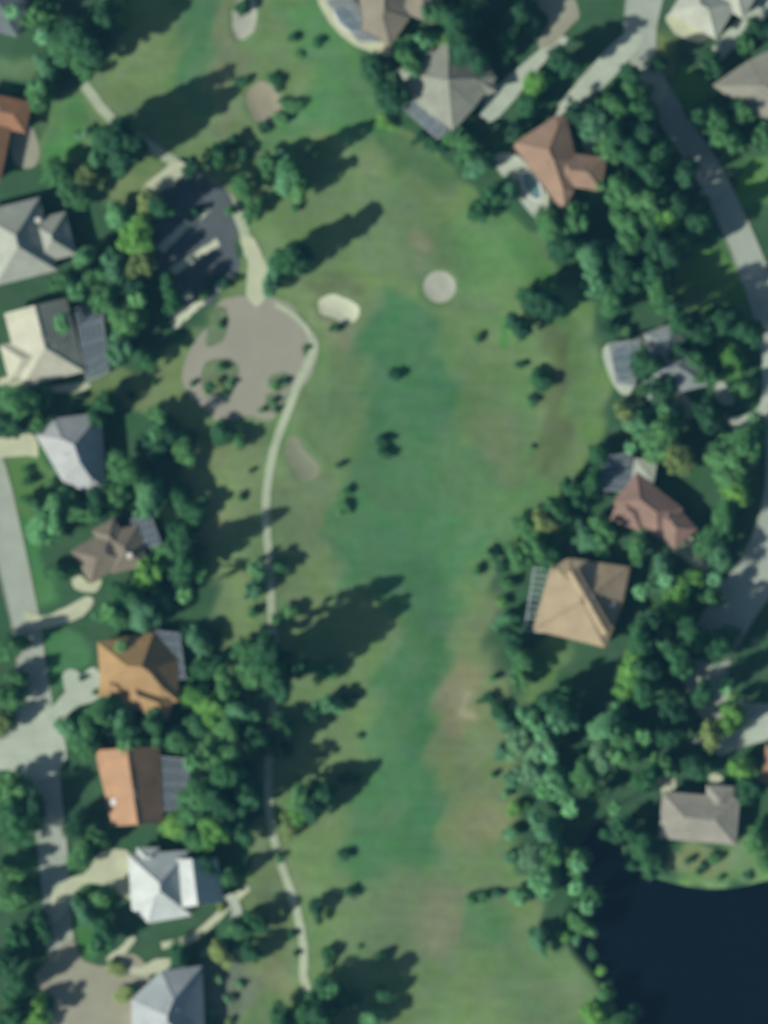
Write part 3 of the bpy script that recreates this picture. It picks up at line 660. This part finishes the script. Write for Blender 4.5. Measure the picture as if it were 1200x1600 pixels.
house('pale and slate roofed house cut by the bottom edge', C(180, 194, 204), [([(206, 1560), (252, 1516), (316, 1508), (322, 1650), (206, 1650)], 3.2)], pitch=.64); lm(260, 1560, 'the bottom slate-roofed house')
house('tan-roofed house cut by the top edge above the lawn', C(156, 150, 134), [([(560, -40), (640, -40), (640, 30), (610, 74), (562, 50)], 3.1), (R(660, -5, 60, 70, 20), 3.0)]); lm(600, 20, 'the top tan-roofed house')
pool([(524, 14), (540, 10), (560, 30), (566, 46), (548, 48), (530, 34)], 'blue pool on the left of the top tan-roofed house', [(496, -10), (530, -14), (560, 10), (590, 60), (618, 78), (606, 88), (560, 74), (528, 50), (508, 24)], 'pale stone deck round the top pool', 'cream')
house('big grey hipped house with a shadowed right side', C(158, 166, 154), [([(700, 54), (742, 84), (776, 122), (742, 168), (708, 206), (650, 162), (622, 110)], 3.3), (R(742, 128, 60, 50, -14), 3.0)], pitch=.44); lm(700, 135, 'the big grey hipped house')
cage([(628, 168), (648, 158), (700, 204), (684, 218)], 'narrow pale screened lanai below the big grey house', nb=6)
house('salmon-tiled cross-shaped house with a crescent pool terrace', C(172, 142, 120), [([(868, 182), (884, 184), (900, 250), (896, 300), (880, 330), (864, 318), (832, 268), (800, 232), (806, 222)], 3.2), (R(904, 268, 80, 52, 8), 3.1)], ridge=C(178, 152, 128)); lm(870, 260, 'the salmon-tiled house')
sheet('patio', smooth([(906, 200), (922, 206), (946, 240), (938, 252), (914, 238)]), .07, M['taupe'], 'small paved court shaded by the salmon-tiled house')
pool([(816, 274), (828, 270), (842, 290), (844, 310), (832, 308), (820, 292)], 'pale pool in the crescent terrace of the salmon-tiled house', [(770, 246), (800, 240), (830, 262), (856, 300), (852, 336), (838, 342), (812, 312), (790, 282)], 'pale crescent terrace left of the salmon-tiled house', 'concrete')
house('white-roofed house cut by the top right edge', C(196, 206, 194), [(R(1100, 12, 84, 70, 30), 3.1), (R(1150, -10, 60, 60, 30), 3.0)]); lm(1090, 15, 'the top right white house')
house('taupe-grey hipped house at the upper right edge', C(156, 158, 146), [([(1112, 134), (1168, 96), (1240, 60), (1250, 180), (1200, 198)], 3.1)], pitch=.35); lm(1170, 130, 'the upper right taupe house')
house('shaded blue-grey house beside the angular pool', C(150, 164, 170), [(R(1050, 575, 96, 80, -14), 3.1), (R(1042, 540, 56, 60, -20), 3.0)]); lm(1050, 570, 'the shaded pool house')
pool([(958, 548), (978, 542), (992, 556), (986, 590), (970, 594), (960, 576)], 'angular blue-grey pool left of the shaded house', [(942, 545), (990, 528), (1050, 512), (1060, 540), (1040, 565), (1010, 556), (992, 600), (978, 618), (958, 600)], 'pale pool deck of the shaded house', 'concrete')
house('dusty pink tiled house with white-topped wing on the right', C(158, 128, 116), [(R(1012, 790, 92, 60, 38), 3.1), (R(1050, 818, 66, 48, 48), 3.0), (R(985, 800, 52, 46, 20), 2.95)]); lm(1010, 790, 'the dusty-pink house')
house('small white flat-hipped annex above the dusty pink house', C(188, 198, 186), [(R(1006, 735, 36, 34, 10), 2.8)], pitch=.2, vents=1, name='annex', cat='annex')
cage([(942, 714), (986, 708), (984, 768), (940, 766)], 'grey-green pool enclosure left of the small white annex')
house('tan-tiled square house with slatted pergola on the right side', C(190, 172, 140), [([(862, 880), (890, 872), (984, 886), (972, 944), (946, 1012), (832, 984)], 3.3), (R(920, 940, 20, 112, -30), 5.9, (0, 2), .4)], ridge=C(150, 134, 96), pitch=.37, vents=5, chimney=(956, 945), skylights=((958, 962),)); lm(905, 945, 'the tan-tiled house')
house('grey-tan hipped house on the lake shore', C(168, 168, 158), [(R(1092, 1278, 122, 74, 5), 3.1), (R(1124, 1250, 44, 46, 4), 3.0)], pitch=.3); lm(1092, 1270, 'the lake shore house')
house('terracotta roof corner at the right edge above the lake house', C(178, 140, 104), [(R(1216, 1196, 50, 60, 10), 3.0)]); lm(1200, 1190, 'the right edge terracotta house')
cage([(950, 538), (996, 532), (990, 604), (962, 600)], 'fine screen enclosure over the angular pool', h=3.4)
cage([(508, 2), (548, -8), (590, 66), (560, 66)], 'screen enclosure over the pool at the top edge', h=3.4, nb=5)
# pergola of the tan house
pg = empty('pergola', *W(842, 930)); tag(pg, 'white slatted pergola along the left wall of the tan-tiled house', 'pergola')
sl, po = MB(), MB(); a0, a1, b0, b1 = (834, 888), (862, 892), (820, 984), (848, 988)
o0 = W(842, 930); rel = lambda p, z: (W(*p)[0] - o0[0], W(*p)[1] - o0[1], z)
for i in range(11):
    t = i / 10; p = (a0[0] + (b0[0] - a0[0]) * t, a0[1] + (b0[1] - a0[1]) * t); q_ = (a1[0] + (b1[0] - a1[0]) * t, a1[1] + (b1[1] - a1[1]) * t)
    sl.bar(rel(p, 2.75), rel(q_, 2.75), .10, n=4)
sl.bar(rel(a0, 2.6), rel(b0, 2.6), .09, n=4); sl.bar(rel(a1, 2.6), rel(b1, 2.6), .09, n=4); sl.build('slats', M['alu'], pg)
for p in (a0, a1, b0, b1): po = MB(); po.bar(rel(p, 0), rel(p, 2.6), .08, n=6); po.build('post', M['alu'], pg)
for t in [(370, 560, 'the gravel lot'), (310, 380, 'the shaded car park'), (527, 483, 'the oblong bunker'), (687, 448, 'the round bunker'), (412, 160, 'the pinkish bunker'), (472, 718, 'the dull angular bunker'), (620, 800, 'the middle of the fairway'), (425, 960, 'the cart path'), (465, 1430, 'the lower cart path'), (150, 165, 'the upper left cart path'), (1140, 340, 'the upper right road'), (1110, 1020, 'the lower right road'), (45, 1010, 'the left road'), (90, 1350, 'the lower left road'), (130, 1550, 'the taupe court'), (1000, 1400, 'the lake inlet'), (760, 1290, 'the tan turf patch'), (600, 1200, 'the lower fairway'), (930, 100, 'the long driveway'), (450, 30, 'the top edge bunker'), (860, 1560, 'the lake bank')]: lm(*t)

# ------------------------------------------------------------------ trees and shrubs
def leafmesh(name, n, R_, h0, h1, lobes, leaf, seed, lobe=(.3, .46), flat=1.0, droop=0, cone=False):
    r = np.random.RandomState(seed); ph = []; L = []
    for i in range(lobes):
        for _ in range(20):
            a = r.uniform(0, 6.283); t = r.uniform(0, 1); rr = math.sqrt(r.uniform(0, 1))
            if cone: rad = R_ * (1 - .75 * t) * rr * .8
            else: rad = R_ * (1 - .30) * rr * (1.15 - .75 * t ** 1.5) * (1 + .28 * math.sin(2 * a + seed) + .2 * math.sin(3 * a + 2 * seed))
            c = np.array((rad * math.cos(a), rad * math.sin(a), h0 + (h1 - h0) * (.1 + .78 * t)))
            if all(np.linalg.norm((c - q_[0]) * (1, 1, .8)) > .33 * R_ for q_ in L): break
        lr = R_ * r.uniform(*lobe) * (1 - .4 * t if cone else 1); L.append((c, lr))
    w = np.array([q_[1] ** 2 for q_ in L]); w /= w.sum(); pick = r.choice(len(L), n, p=w)
    C0 = np.array([L[i][0] for i in pick]); LR_ = np.array([L[i][1] for i in pick])
    d = r.normal(size=(n, 3)); d[:, 2] = d[:, 2] * .9 + .25; d /= np.linalg.norm(d, axis=1)[:, None]
    rad = LR_ * (1 - .55 * r.uniform(0, 1, n) ** 2.2) * r.uniform(.92, 1.12, n)
    P = C0 + d * rad[:, None] * np.array((1, 1, .72 * flat))
    nn = d + r.normal(size=(n, 3)) * .55; nn[:, 2] += .25; nn /= np.linalg.norm(nn, axis=1)[:, None]
    t1 = np.cross(nn, r.normal(size=(n, 3))); t1 /= np.linalg.norm(t1, axis=1)[:, None]; t2 = np.cross(nn, t1)
    s = leaf * r.uniform(.6, 1.3, n)[:, None]; s2 = s * r.uniform(.5, .9, n)[:, None]
    V = np.stack([P - t1 * s, P - t2 * s2 * .8 + nn * s * .1, P + t1 * s, P + t2 * s2 * .8 + nn * s * .1], 1).reshape(-1, 3)
    me = bpy.data.meshes.new(name); F = [(4 * i, 4 * i + 1, 4 * i + 2, 4 * i + 3) for i in range(n)]
    me.from_pydata(V.tolist(), [], F); me.update(); me.materials.append(LEAF['mid']); return me, L
def trunkmesh(L, h0, r0, seed):
    r = random.Random(seed); mb = MB(); x = y = 0; z = -.3; rr = r0
    for i in range(4):
        nx_, ny_, nz2 = x + r.uniform(-.25, .25), y + r.uniform(-.25, .25), z + (h0 + 1.2) / 4; mb.bar((x, y, z), (nx_, ny_, nz2), rr, rr * .86, 8); x, y, z = nx_, ny_, nz2; rr *= .86
    for c, lr in L[:9]:
        m_ = (x * .5 + c[0] * .5 + r.uniform(-.3, .3), y * .5 + c[1] * .5, z * .45 + c[2] * .55 - .2)
        mb.bar((x, y, z - .3), m_, rr * .55, rr * .35, 6); mb.bar(m_, tuple(c), rr * .35, rr * .12, 5)
    me = bpy.data.meshes.new('trunk'); me.from_pydata(mb.v, [], mb.f); me.materials.append(M['bark']); return me
PROTO = {}   # kind -> list of (crown mesh, trunk mesh, radius, height)
for i in range(10):
    m1, L = leafmesh('crown', 5200, 4.4, 2.2, 9.4, 22 + 4 * (i % 4), .29, 10 + i, lobe=(.13, .40), flat=1.15); PROTO.setdefault('big', []).append((m1, trunkmesh(L, 2.6, .38, i), 4.4, 9.5))
for i in range(5):
    m1, L = leafmesh('crown', 2600, 2.7, 1.6, 6, 10 + i % 3, .23, 40 + i, lobe=(.32, .5)); PROTO.setdefault('med', []).append((m1, trunkmesh(L, 1.5, .22, i), 2.7, 6.3))
for i in range(4):
    m1, L = leafmesh('crown', 900, 1.3, .25, 2.3, 7, .16, 60 + i, lobe=(.36, .55)); PROTO.setdefault('shrub', []).append((m1, trunkmesh(L, .4, .09, i), 1.3, 2.4))
for i in range(4):
    m1, L = leafmesh('crown', 8500, 4.9, 3.2, 19.5, 54, .30, 80 + i, lobe=(.12, .33), flat=1.15); PROTO.setdefault('pine', []).append((m1, trunkmesh(L, 7, .40, i), 4.6, 19.5))
def palm(seed):
    r = random.Random(seed); V, F = [], []; H_ = 6.0
    for k_ in range(24):
        a = k_ * 2.4 + r.uniform(-.2, .2); el = r.uniform(-.3, .9); Lf = r.uniform(1.9, 2.6); pts = []
        for s in range(7):
            t = s / 6; rad = Lf * t * math.cos(el * (1 - .5 * t)); z = H_ + Lf * t * math.sin(el) - 1.2 * t * t * Lf * .5
            pts.append(Vector((rad * math.cos(a), rad * math.sin(a), z)))
        side = Vector((-math.sin(a), math.cos(a), 0))
        for s in range(6):
            w0 = .42 * math.sin(math.pi * (s / 6 * .85 + .12)); w1 = .42 * math.sin(math.pi * ((s + 1) / 6 * .85 + .12))
            for sg in (-1, 1):
                n_ = len(V); V += [tuple(pts[s]), tuple(pts[s + 1]), tuple(pts[s + 1] + side * sg * w1 - Vector((0, 0, w1 * .5))), tuple(pts[s] * .7 + pts[s + 1] * .3 + side * sg * w0 - Vector((0, 0, w0 * .5)))]
                F.append((n_, n_ + 1, n_ + 2, n_ + 3))
    me = bpy.data.meshes.new('fronds'); me.from_pydata(V, [], F); me.materials.append(LEAF['teal'])
    mb = MB(); mb.bar((0, 0, -.2), (.1, 0, 2), .2, .16, 8); mb.bar((.1, 0, 2), (.05, .1, 4), .16, .14, 8); mb.bar((.05, .1, 4), (0, 0, 6.1), .14, .15, 8)
    t = bpy.data.meshes.new('trunk'); t.from_pydata(mb.v, [], mb.f); t.materials.append(M['bark']); return me, t, 2.4, 6.6
for i in range(3): PROTO.setdefault('palm', []).append(palm(i))

T = {}
T['big'] = """
60 22 26 8 mid|100 70 36 11 dark|132 95 26 9 mid|118 20 26 11 dark|75 110 22 7 teal|62 150 24 8 dark
170 222 26 11 mid|206 246 24 9 dark|150 250 20 7 mid|90 272 26 9 dark|140 275 22 8 mid|112 300 26 8 dark
215 372 34 9 bright|178 385 28 8 mid|232 322 24 7 mid|185 340 22 7 teal|160 330 22 7 dark
380 290 22 8 dark|345 245 18 7 dark|395 330 18 6 mid|450 275 32 9 teal|430 432 26 12 teal|420 258 20 8 mid
640 92 28 8 mid|662 68 24 8 mid|585 112 26 9 dark|614 150 28 9 dark|690 22 26 11 dark|722 34 26 12 mid|742 4 28 12 dark|700 60 16 7 mid
732 232 26 8 mid|748 258 24 7 teal|770 308 28 8 dark|748 330 20 8 dark|795 302 20 7 mid|705 215 16 5 mid
812 30 30 11 dark|790 58 28 10 dark|838 132 26 8 mid|826 166 24 8 dark|805 205 18 8 dark|930 190 30 9 teal|898 176 22 8 dark|962 168 28 9 mid|952 228 28 9 mid|985 262 34 10 dark|970 300 38 9 mid|1010 318 38 9 mid
1000 215 26 10 dark|1030 250 22 9 mid|992 140 22 9 dark|1120 192 32 8 mid|1140 222 28 9 mid|1092 182 22 8 dark|1112 104 24 7 dark|1188 45 22 7 dark|1165 65 20 6 dark|1190 215 24 8 mid|1160 175 22 7 dark
860 352 26 7 mid|900 342 30 8 mid|932 366 30 8 teal|984 356 36 9 mid|1040 344 32 9 bright|880 386 28 8 dark|925 408 30 9 mid|962 398 28 8 dark|1060 378 26 9 mid|1080 335 24 8 mid|1010 390 30 9 mid
930 444 28 8 teal|972 432 34 9 dark|1012 428 34 10 dark|1030 456 24 9 mid|958 468 26 7 mid|905 400 20 7 dark|1048 470 20 9 dark
1095 520 26 9 dark|1130 500 26 10 dark|1170 520 26 9 dark|1142 566 26 5 bright|1108 590 20 8 dark|1010 568 30 9 dark|1022 606 26 8 dark|1060 548 20 8 dark|1045 600 18 7 dark|1165 608 20 6 mid|1085 560 22 8 mid
1030 682 38 10 mid|1072 682 34 10 dark|1000 664 26 8 teal|1058 716 26 9 mid|1142 722 42 10 mid|1122 766 32 9 dark|1165 690 36 11 mid|1104 648 26 9 dark|980 650 20 6 mid|1150 770 26 9 mid|1040 640 20 6 teal
1132 808 28 8 mid|1108 842 24 7 mid|1124 872 20 7 teal|900 772 26 8 dark|872 796 24 8 dark|935 712 20 7 dark|925 755 22 8 dark|850 815 22 8 mid|822 824 22 8 mid
834 856 28 8 dark|808 868 22 7 mid|880 852 26 7 mid|918 842 22 6 teal|942 832 26 7 mid|966 856 26 7 teal|996 858 22 7 mid|860 875 20 6 dark|1035 882 18 6 teal
1060 930 24 7 mid|1044 960 24 7 bright|1036 992 22 7 mid|1082 906 22 6 bright|1108 930 20 7 dark|1030 912 18 6 teal
985 1052 36 7 bright|1022 1078 28 8 mid|945 1040 26 8 dark|1120 1008 34 11 dark|1098 1052 28 11 mid|1070 1010 24 11 dark|1142 1120 28 9 bright|1112 1146 22 9 mid|880 1085 26 12 dark|910 1060 22 9 dark|820 1032 22 8 mid|800 1000 24 8 dark|790 968 16 6 mid|812 1060 22 7 mid
870 1130 32 9 mid|850 1165 28 8 teal|905 1155 32 9 mid|950 1132 30 9 teal|980 1164 34 9 mid|1012 1186 30 10 mid|938 1184 34 9 teal|830 1120 22 7 mid|1040 1150 26 9 dark|1050 1110 24 10 dark|810 1160 24 7 teal
828 1206 28 8 teal|868 1226 30 9 mid|884 1262 28 9 teal|852 1296 28 8 mid|832 1336 22 7 teal|862 1330 24 8 dark|902 1346 24 8 dark|850 1378 26 7 mid|888 1396 24 8 teal|926 1402 20 7 dark|868 1424 26 7 teal|908 1446 20 7 dark|842 1466 20 6 mid|812 1400 16 5 mid
914 1212 30 10 dark|955 1222 30 10 dark|990 1250 30 9 dark|930 1270 28 9 dark|975 1296 28 8 dark|1010 1215 24 9 dark|1004 1320 24 7 dark|1040 1196 22 8 mid|1080 1196 24 7 dark
1182 1312 22 6 mid|1172 1232 24 8 dark|1196 1346 16 4 mid|1160 1200 22 7 mid
945 1552 18 5 mid|930 1584 24 6 bright|972 1594 24 6 dark|960 1620 24 6 mid
180 420 28 8 mid|150 432 24 7 dark|222 412 28 9 mid|212 452 24 8 dark|130 405 20 7 teal|100 440 22 8 dark|165 470 24 8 dark|200 502 30 9 mid|188 540 28 8 teal|242 500 32 10 dark|250 540 28 9 mid|228 560 22 7 dark|270 470 22 9 dark
36 628 36 9 mid|18 662 28 8 dark|60 660 18 8 dark|165 630 20 8 dark|150 655 16 7 dark|248 682 36 12 dark|214 706 32 11 dark|200 744 34 9 mid|232 782 30 9 mid|262 742 34 9 dark|285 704 24 8 mid|180 770 26 8 mid|280 778 24 9 dark|250 650 20 9 dark
80 812 36 9 mid|102 862 26 8 dark|92 896 22 7 mid|124 800 26 8 mid|150 790 26 8 dark|52 785 18 6 mid
232 892 30 8 bright|262 868 30 9 mid|284 842 26 9 dark|180 962 24 8 dark|200 935 26 8 dark|222 955 32 9 teal|252 936 30 9 dark|292 930 30 10 mid|310 1004 24 8 teal|300 966 30 9 dark|318 1042 24 8 dark|280 895 24 9 dark|310 880 22 9 dark|305 800 22 9 dark
332 1112 34 8 bright|306 1136 28 8 mid|352 1078 26 8 mid|304 1090 24 8 bright|132 1152 32 8 mid|108 1136 22 6 teal|162 1112 28 8 mid|190 1120 26 7 teal|206 1150 26 8 dark|240 1136 24 8 dark|372 1112 26 9 teal|358 1140 26 9 dark|18 1010 26 8 mid|14 1092 26 7 mid|8 1130 20 6 mid|28 1058 18 6 mid|278 1158 24 9 dark
400 1044 30 12 dark|384 1010 22 9 mid|396 922 20 7 teal|402 888 18 7 teal|440 1140 24 7 dark|408 1160 24 10 dark
20 1228 32 8 mid|30 1282 38 9 dark|56 1256 22 9 dark|122 1286 24 9 dark|130 1330 26 7 mid|152 1306 20 7 mid|310 1248 40 11 mid|342 1226 36 12 mid|334 1298 30 10 bright|274 1292 24 7 bright|302 1312 22 8 mid|362 1180 30 12 dark|330 1180 28 11 dark|366 1262 28 12 dark|380 1300 20 8 dark
20 1402 28 8 mid|44 1430 30 9 teal|28 1464 28 9 dark|66 1448 22 8 dark|10 1500 26 9 dark|132 1424 22 6 mid|160 1402 20 7 dark|165 1462 26 9 dark|30 1540 26 9 dark|60 1584 24 7 mid|20 1590 24 8 dark|10 1360 24 7 mid
372 1450 22 7 dark|392 1488 18 7 dark|345 1490 20 6 olive|280 1492 22 7 dark|320 1350 22 9 dark|398 1440 20 8 dark|360 1370 18 9 dark
472 1268 24 7 mid|500 1246 24 10 dark|452 1292 18 5 olive|520 1552 34 10 dark|480 1578 28 11 dark|440 1592 26 11 dark|584 1592 20 5 teal|500 1610 30 11 mid
500 1052 15 6 mid|515 1100 20 7 teal|490 1116 16 5 dark"""
T['pine'] = """
120 60 30 17 dark|165 28 26 16 dark|178 214 28 17 dark|208 232 26 15 dark|300 262 16 7 dark|845 478 30 11 dark|826 462 18 9 dark|1070 270 20 12 dark
455 262 16 13 dark|452 412 24 13 dark|715 40 28 17 dark|430 1048 28 20 dark|462 1040 22 17 dark|812 512 20 10 dark|878 100 24 12 dark|1092 350 22 13 dark|1060 500 24 14 dark|990 238 24 14 dark|1016 272 22 13 dark|1046 398 22 14 dark|1022 376 22 13 dark|962 212 22 14 dark|1000 1000 24 14 dark|1016 1048 22 13 dark|385 1240 22 13 dark|340 1252 22 14 dark|300 868 20 10 dark|418 1020 28 19 dark|436 1068 26 17 dark|462 400 26 13 dark|468 296 18 9 mid|484 1262 20 9 dark|468 1246 20 9 mid|505 1238 18 9 dark|142 82 28 15 dark|190 246 26 15 dark|1004 1080 22 13 dark|1020 970 20 12 dark|1085 1000 22 12 dark|730 84 30 13 dark|1028 100 14 8 dark|1030 238 20 13 dark|1003 168 18 13 dark|1064 326 20 12 dark|1076 984 22 13 dark|1096 1084 20 12 dark|252 326 20 13 dark|262 440 14 8 dark|985 120 18 11 dark|1012 180 18 12 dark
1005 210 24 14 dark|1060 1030 28 15 dark|870 1100 24 13 dark|290 884 22 15 dark|355 1210 26 15 dark|500 1580 24 14 dark|725 70 22 14 dark"""
T['med'] = """
430 128 12 3 dark|410 200 11 2.5 dark|378 128 10 2.5 dark|455 165 15 3 mid|440 186 12 3 mid|490 236 14 6 mid|380 12 14 5 dark|600 190 14 4 bright|800 512 12 4 bright|745 530 9 2.5 mid
617 587 11 3.2 dark|598 688 11 3 dark|600 708 12 3.2 dark|533 795 13 3 mid|541 768 9 2.6 mid|540 1336 11 3 dark|548 1394 11 3 dark|513 1493 14 4 dark|596 1494 11 3.2 dark|600 1552 16 6 dark
440 887 14 5 dark|455 957 15 4 mid|432 966 12 4 mid|545 1092 12 4 dark|520 1048 13 5 mid|548 1215 16 6 dark|496 1420 16 7 dark|756 1400 10 3 mid|735 1405 11 3 mid|775 1398 9 2.5 teal
785 884 14 5 dark|792 912 12 4 mid|775 1108 14 4 dark|760 1092 11 3 dark|792 1134 16 4 mid|784 1176 14 3 teal|800 1220 14 4 mid|806 1262 14 4 bright|800 1300 13 4 mid|798 1340 12 3.5 mid|786 940 10 3 bright|745 892 10 3 mid|768 870 12 4 mid
950 512 14 6 dark|848 598 20 5 dark|830 625 11 2.5 mid|815 570 8 2.2 dark|350 682 22 6 dark|375 690 14 5 mid|1115 1342 11 3 mid|1098 1352 8 2 dark|180 1510 16 3 olive|196 1552 16 3.5 olive|210 1545 10 3 dark|47 752 11 3 dark|42 736 9 2.5 mid|76 762 12 3 mid|84 786 12 3 mid
136 208 11 3 grey|125 212 8 2 grey|395 958 10 3 mid|410 1092 14 5 mid|448 1170 12 4 dark|380 240 12 4 dark|365 222 12 5 dark|1000 1335 12 4 dark|1030 1352 12 4 dark|640 60 12 5 mid|670 225 12 3 dark|688 232 12 3 dark|655 215 11 3 dark|720 250 12 4 mid
980 520 10 3 mid|1060 640 12 4 mid|902 820 12 4 teal|945 868 12 4 mid|1190 1290 12 4 dark|1165 1370 9 2 teal|1015 1366 10 3 mid|985 1350 10 3 dark|900 1466 10 4 mid|880 1462 12 4 bright|925 1490 10 3 mid|940 1515 9 3 bright"""
T['shrub'] = """
352 446 11 4 dark|332 436 10 4 dark|318 460 10 4 mid|306 330 9 4 dark|360 330 9 3 mid|457 60 10 2 dark|497 66 10 2 dark|460 326 9 2 mid|527 512 8 2 dark|518 514 6 1.5 dark|530 727 7 1.6 dark|378 774 8 2 dark|392 736 5 1.4 dark|345 575 9 2 mid|330 605 9 2 dark|360 600 8 2 mid|340 598 8 2 olive|352 615 6 1.5 dark
432 600 9 2 mid|446 596 7 1.8 dark|425 628 7 2 mid|432 640 6 1.6 dark|478 545 5 1.4 dark|345 505 8 2 mid|455 1460 8 2 dark|462 1490 6 1.6 dark|435 1340 8 2 mid|560 1150 7 1.8 mid|470 86 8 1.2 mid|410 640 6 1.5 mid
830 700 7 1 mid|770 1060 8 2 mid|770 1210 7 1.8 mid|790 1240 8 2 teal
300 600 6 1.6 mid|205 620 7 2 dark|240 598 6 1.6 mid|190 600 7 2 grey|560 1480 5 1 mid|500 1180 6 1.2 mid|1125 1372 6 1.5 mid|1075 1345 8 2 dark|1090 1362 7 1.6 mid|150 1082 6 1.5 mid|128 1060 6 1.5 dark|300 1520 8 2 grey|340 1530 9 2 grey|356 1560 10 2.4 grey|330 1580 9 2 grey|375 1540 8 2 grey|360 1595 9 2 olive|345 1420 8 2 olive"""
T['palm'] = """
122 456 18 8 teal|215 470 16 7 teal|246 676 15 10 teal|58 136 15 7 teal|170 955 15 8 teal|196 1165 15 7 teal|520 1546 15 8 teal|900 1385 15 8 grey|905 1352 14 8 grey|918 1416 14 7 grey|890 1262 16 8 grey|960 1262 14 8 teal|1005 1150 15 9 teal|1050 1018 14 8 grey|1132 1070 15 8 grey|1000 925 14 7 grey
300 1190 15 9 teal|100 510 14 8 teal|96 500 12 7 grey|190 1010 12 6 teal|290 930 15 9 teal|1040 905 14 7 grey|1115 905 14 7 grey|960 1180 15 9 teal|850 1235 15 8 teal|860 1180 15 8 grey|845 1145 14 8 grey|70 60 15 8 grey|20 20 14 7 grey|1020 700 14 8 teal|985 700 12 6 grey|148 1480 12 6 mid"""
entries = []
KN = {'big': ('broadleaf_tree', 'broadleaf tree', 'tree', 'broadleaf trees among the houses and along the course'), 'med': ('small_tree', 'small bushy tree', 'tree', 'small bushy trees'), 'shrub': ('shrub', 'low shrub', 'shrub', 'low shrubs on the turf and planting beds'), 'pine': ('pine_tree', 'tall pine', 'tree', 'tall pines casting long shadows'), 'palm': ('palm_tree', 'palm', 'palm', 'palms in the gardens')}
SKIP = {(178, 385), (160, 330), (216, 246), (985, 262), (932, 366), (1010, 390), (905, 400), (1072, 682), (1122, 766), (880, 852), (966, 856), (945, 1040), (1098, 1052), (910, 1060), (905, 1155), (1012, 1186), (884, 1262), (888, 1396), (868, 1424), (955, 1222), (990, 1250), (930, 1270), (118, 20), (214, 706), (262, 742), (102, 862), (292, 930), (300, 966), (342, 1226), (44, 1430), (250, 540), (242, 500)}
for kind, txt in T.items():
    for s in txt.replace('\n', '|').split('|'):
        s = s.strip()
        if s and (int(s.split()[0]), int(s.split()[1])) not in SKIP: a = s.split(); entries.append([kind, float(a[0]), float(a[1]), float(a[2]), float(a[3]), a[4]])
rnd = random.Random(7)
for e in entries:
    if e[0] == 'palm': e[5] = {'grey': 'teal', 'teal': 'mid'}.get(e[5], e[5])
    elif 790 < e[1] < 950 and 1110 < e[2] < 1475: e[5] = {'dark': 'mid', 'mid': 'teal', 'teal': 'grey'}.get(e[5], e[5])
    elif e[0] == 'big' and e[5] == 'dark' and rnd.random() < .3: e[5] = 'mid'
    elif e[0] == 'big' and e[5] == 'mid' and rnd.random() < .22: e[5] = rnd.choice(['bright', 'olive', 'teal'])
def describe(e):
    kind, px, py, r, h, tone = e
    d, t = min((math.hypot(px - a, py - b), i) for i, (a, b, c) in enumerate(LM)); a, b, c = LM[t]
    dx, dy = px - a, py - b; v_ = 'above' if dy < -abs(dx) * .4 else 'below' if dy > abs(dx) * .4 else ''; u = 'left' if dx < -abs(dy) * .4 else 'right' if dx > abs(dy) * .4 else ''
    if d < 14: pos = 'right beside'
    elif v_ and u: pos = v_ + ' ' + u + ' of'
    elif v_: pos = 'straight ' + v_
    else: pos = 'directly ' + u + ' of'
    size = {'big': 'broad ' if r >= 30 else 'compact ' if r <= 20 else '', 'med': '', 'shrub': '', 'pine': '', 'palm': ''}[kind]
    return f"{size}{TONE[tone]} {KN[kind][1]} {pos} {c}", d
base = {}
for i, e in enumerate(entries):
    L_, d = describe(e); base.setdefault(L_, []).append((d, i))
labels = {}
ORD = ['nearest', 'second nearest', 'third nearest', 'fourth nearest', 'fifth nearest', 'sixth nearest', 'seventh nearest', 'eighth nearest', 'ninth nearest']
for L_, lst in base.items():
    lst.sort()
    for k_, (d, i) in enumerate(lst): labels[i] = L_ if len(lst) == 1 else L_ + ', ' + ORD[k_]
for i, (kind, px, py, r, h, tone) in enumerate(entries):
    nm, _, cat, grp = KN[kind]; cm, tm, r0, h0 = PROTO[kind][rnd.randrange(len(PROTO[kind]))]
    x, y = W(px, py); z = max(hz(px, py), -.6)
    H = bpy.data.objects.new(nm, None); COL.objects.link(H); H.empty_display_size = .5
    H.location = (x, y, z - .05); H.rotation_euler = (0, 0, rnd.uniform(0, 6.28)); k_ = r * MP / r0 * (1.03 if kind == 'big' else 1.05); asp = rnd.uniform(.82, 1.2) if kind in ('big', 'med') else 1
    if kind == 'big': h *= .58 if 240 < px < 335 and 640 < py < 1110 else .74 if 270 < px < 560 or (px > 700 and px < 830) else .95
    if kind == 'med': h *= .62
    if kind == 'shrub': h *= .75
    H.scale = (k_ * asp, k_ / asp, h / h0)
    tag(H, labels[i], cat, grp)
    t = bpy.data.objects.new('trunk', tm); COL.objects.link(t); t.parent = H
    c = bpy.data.objects.new('fronds' if kind == 'palm' else 'crown', cm); COL.objects.link(c); c.parent = H
    c.material_slots[0].link = 'OBJECT'; c.material_slots[0].material = LEAF[tone]
print('plants', len(entries), 'maxlabel', max(len(v.split()) for v in labels.values()))
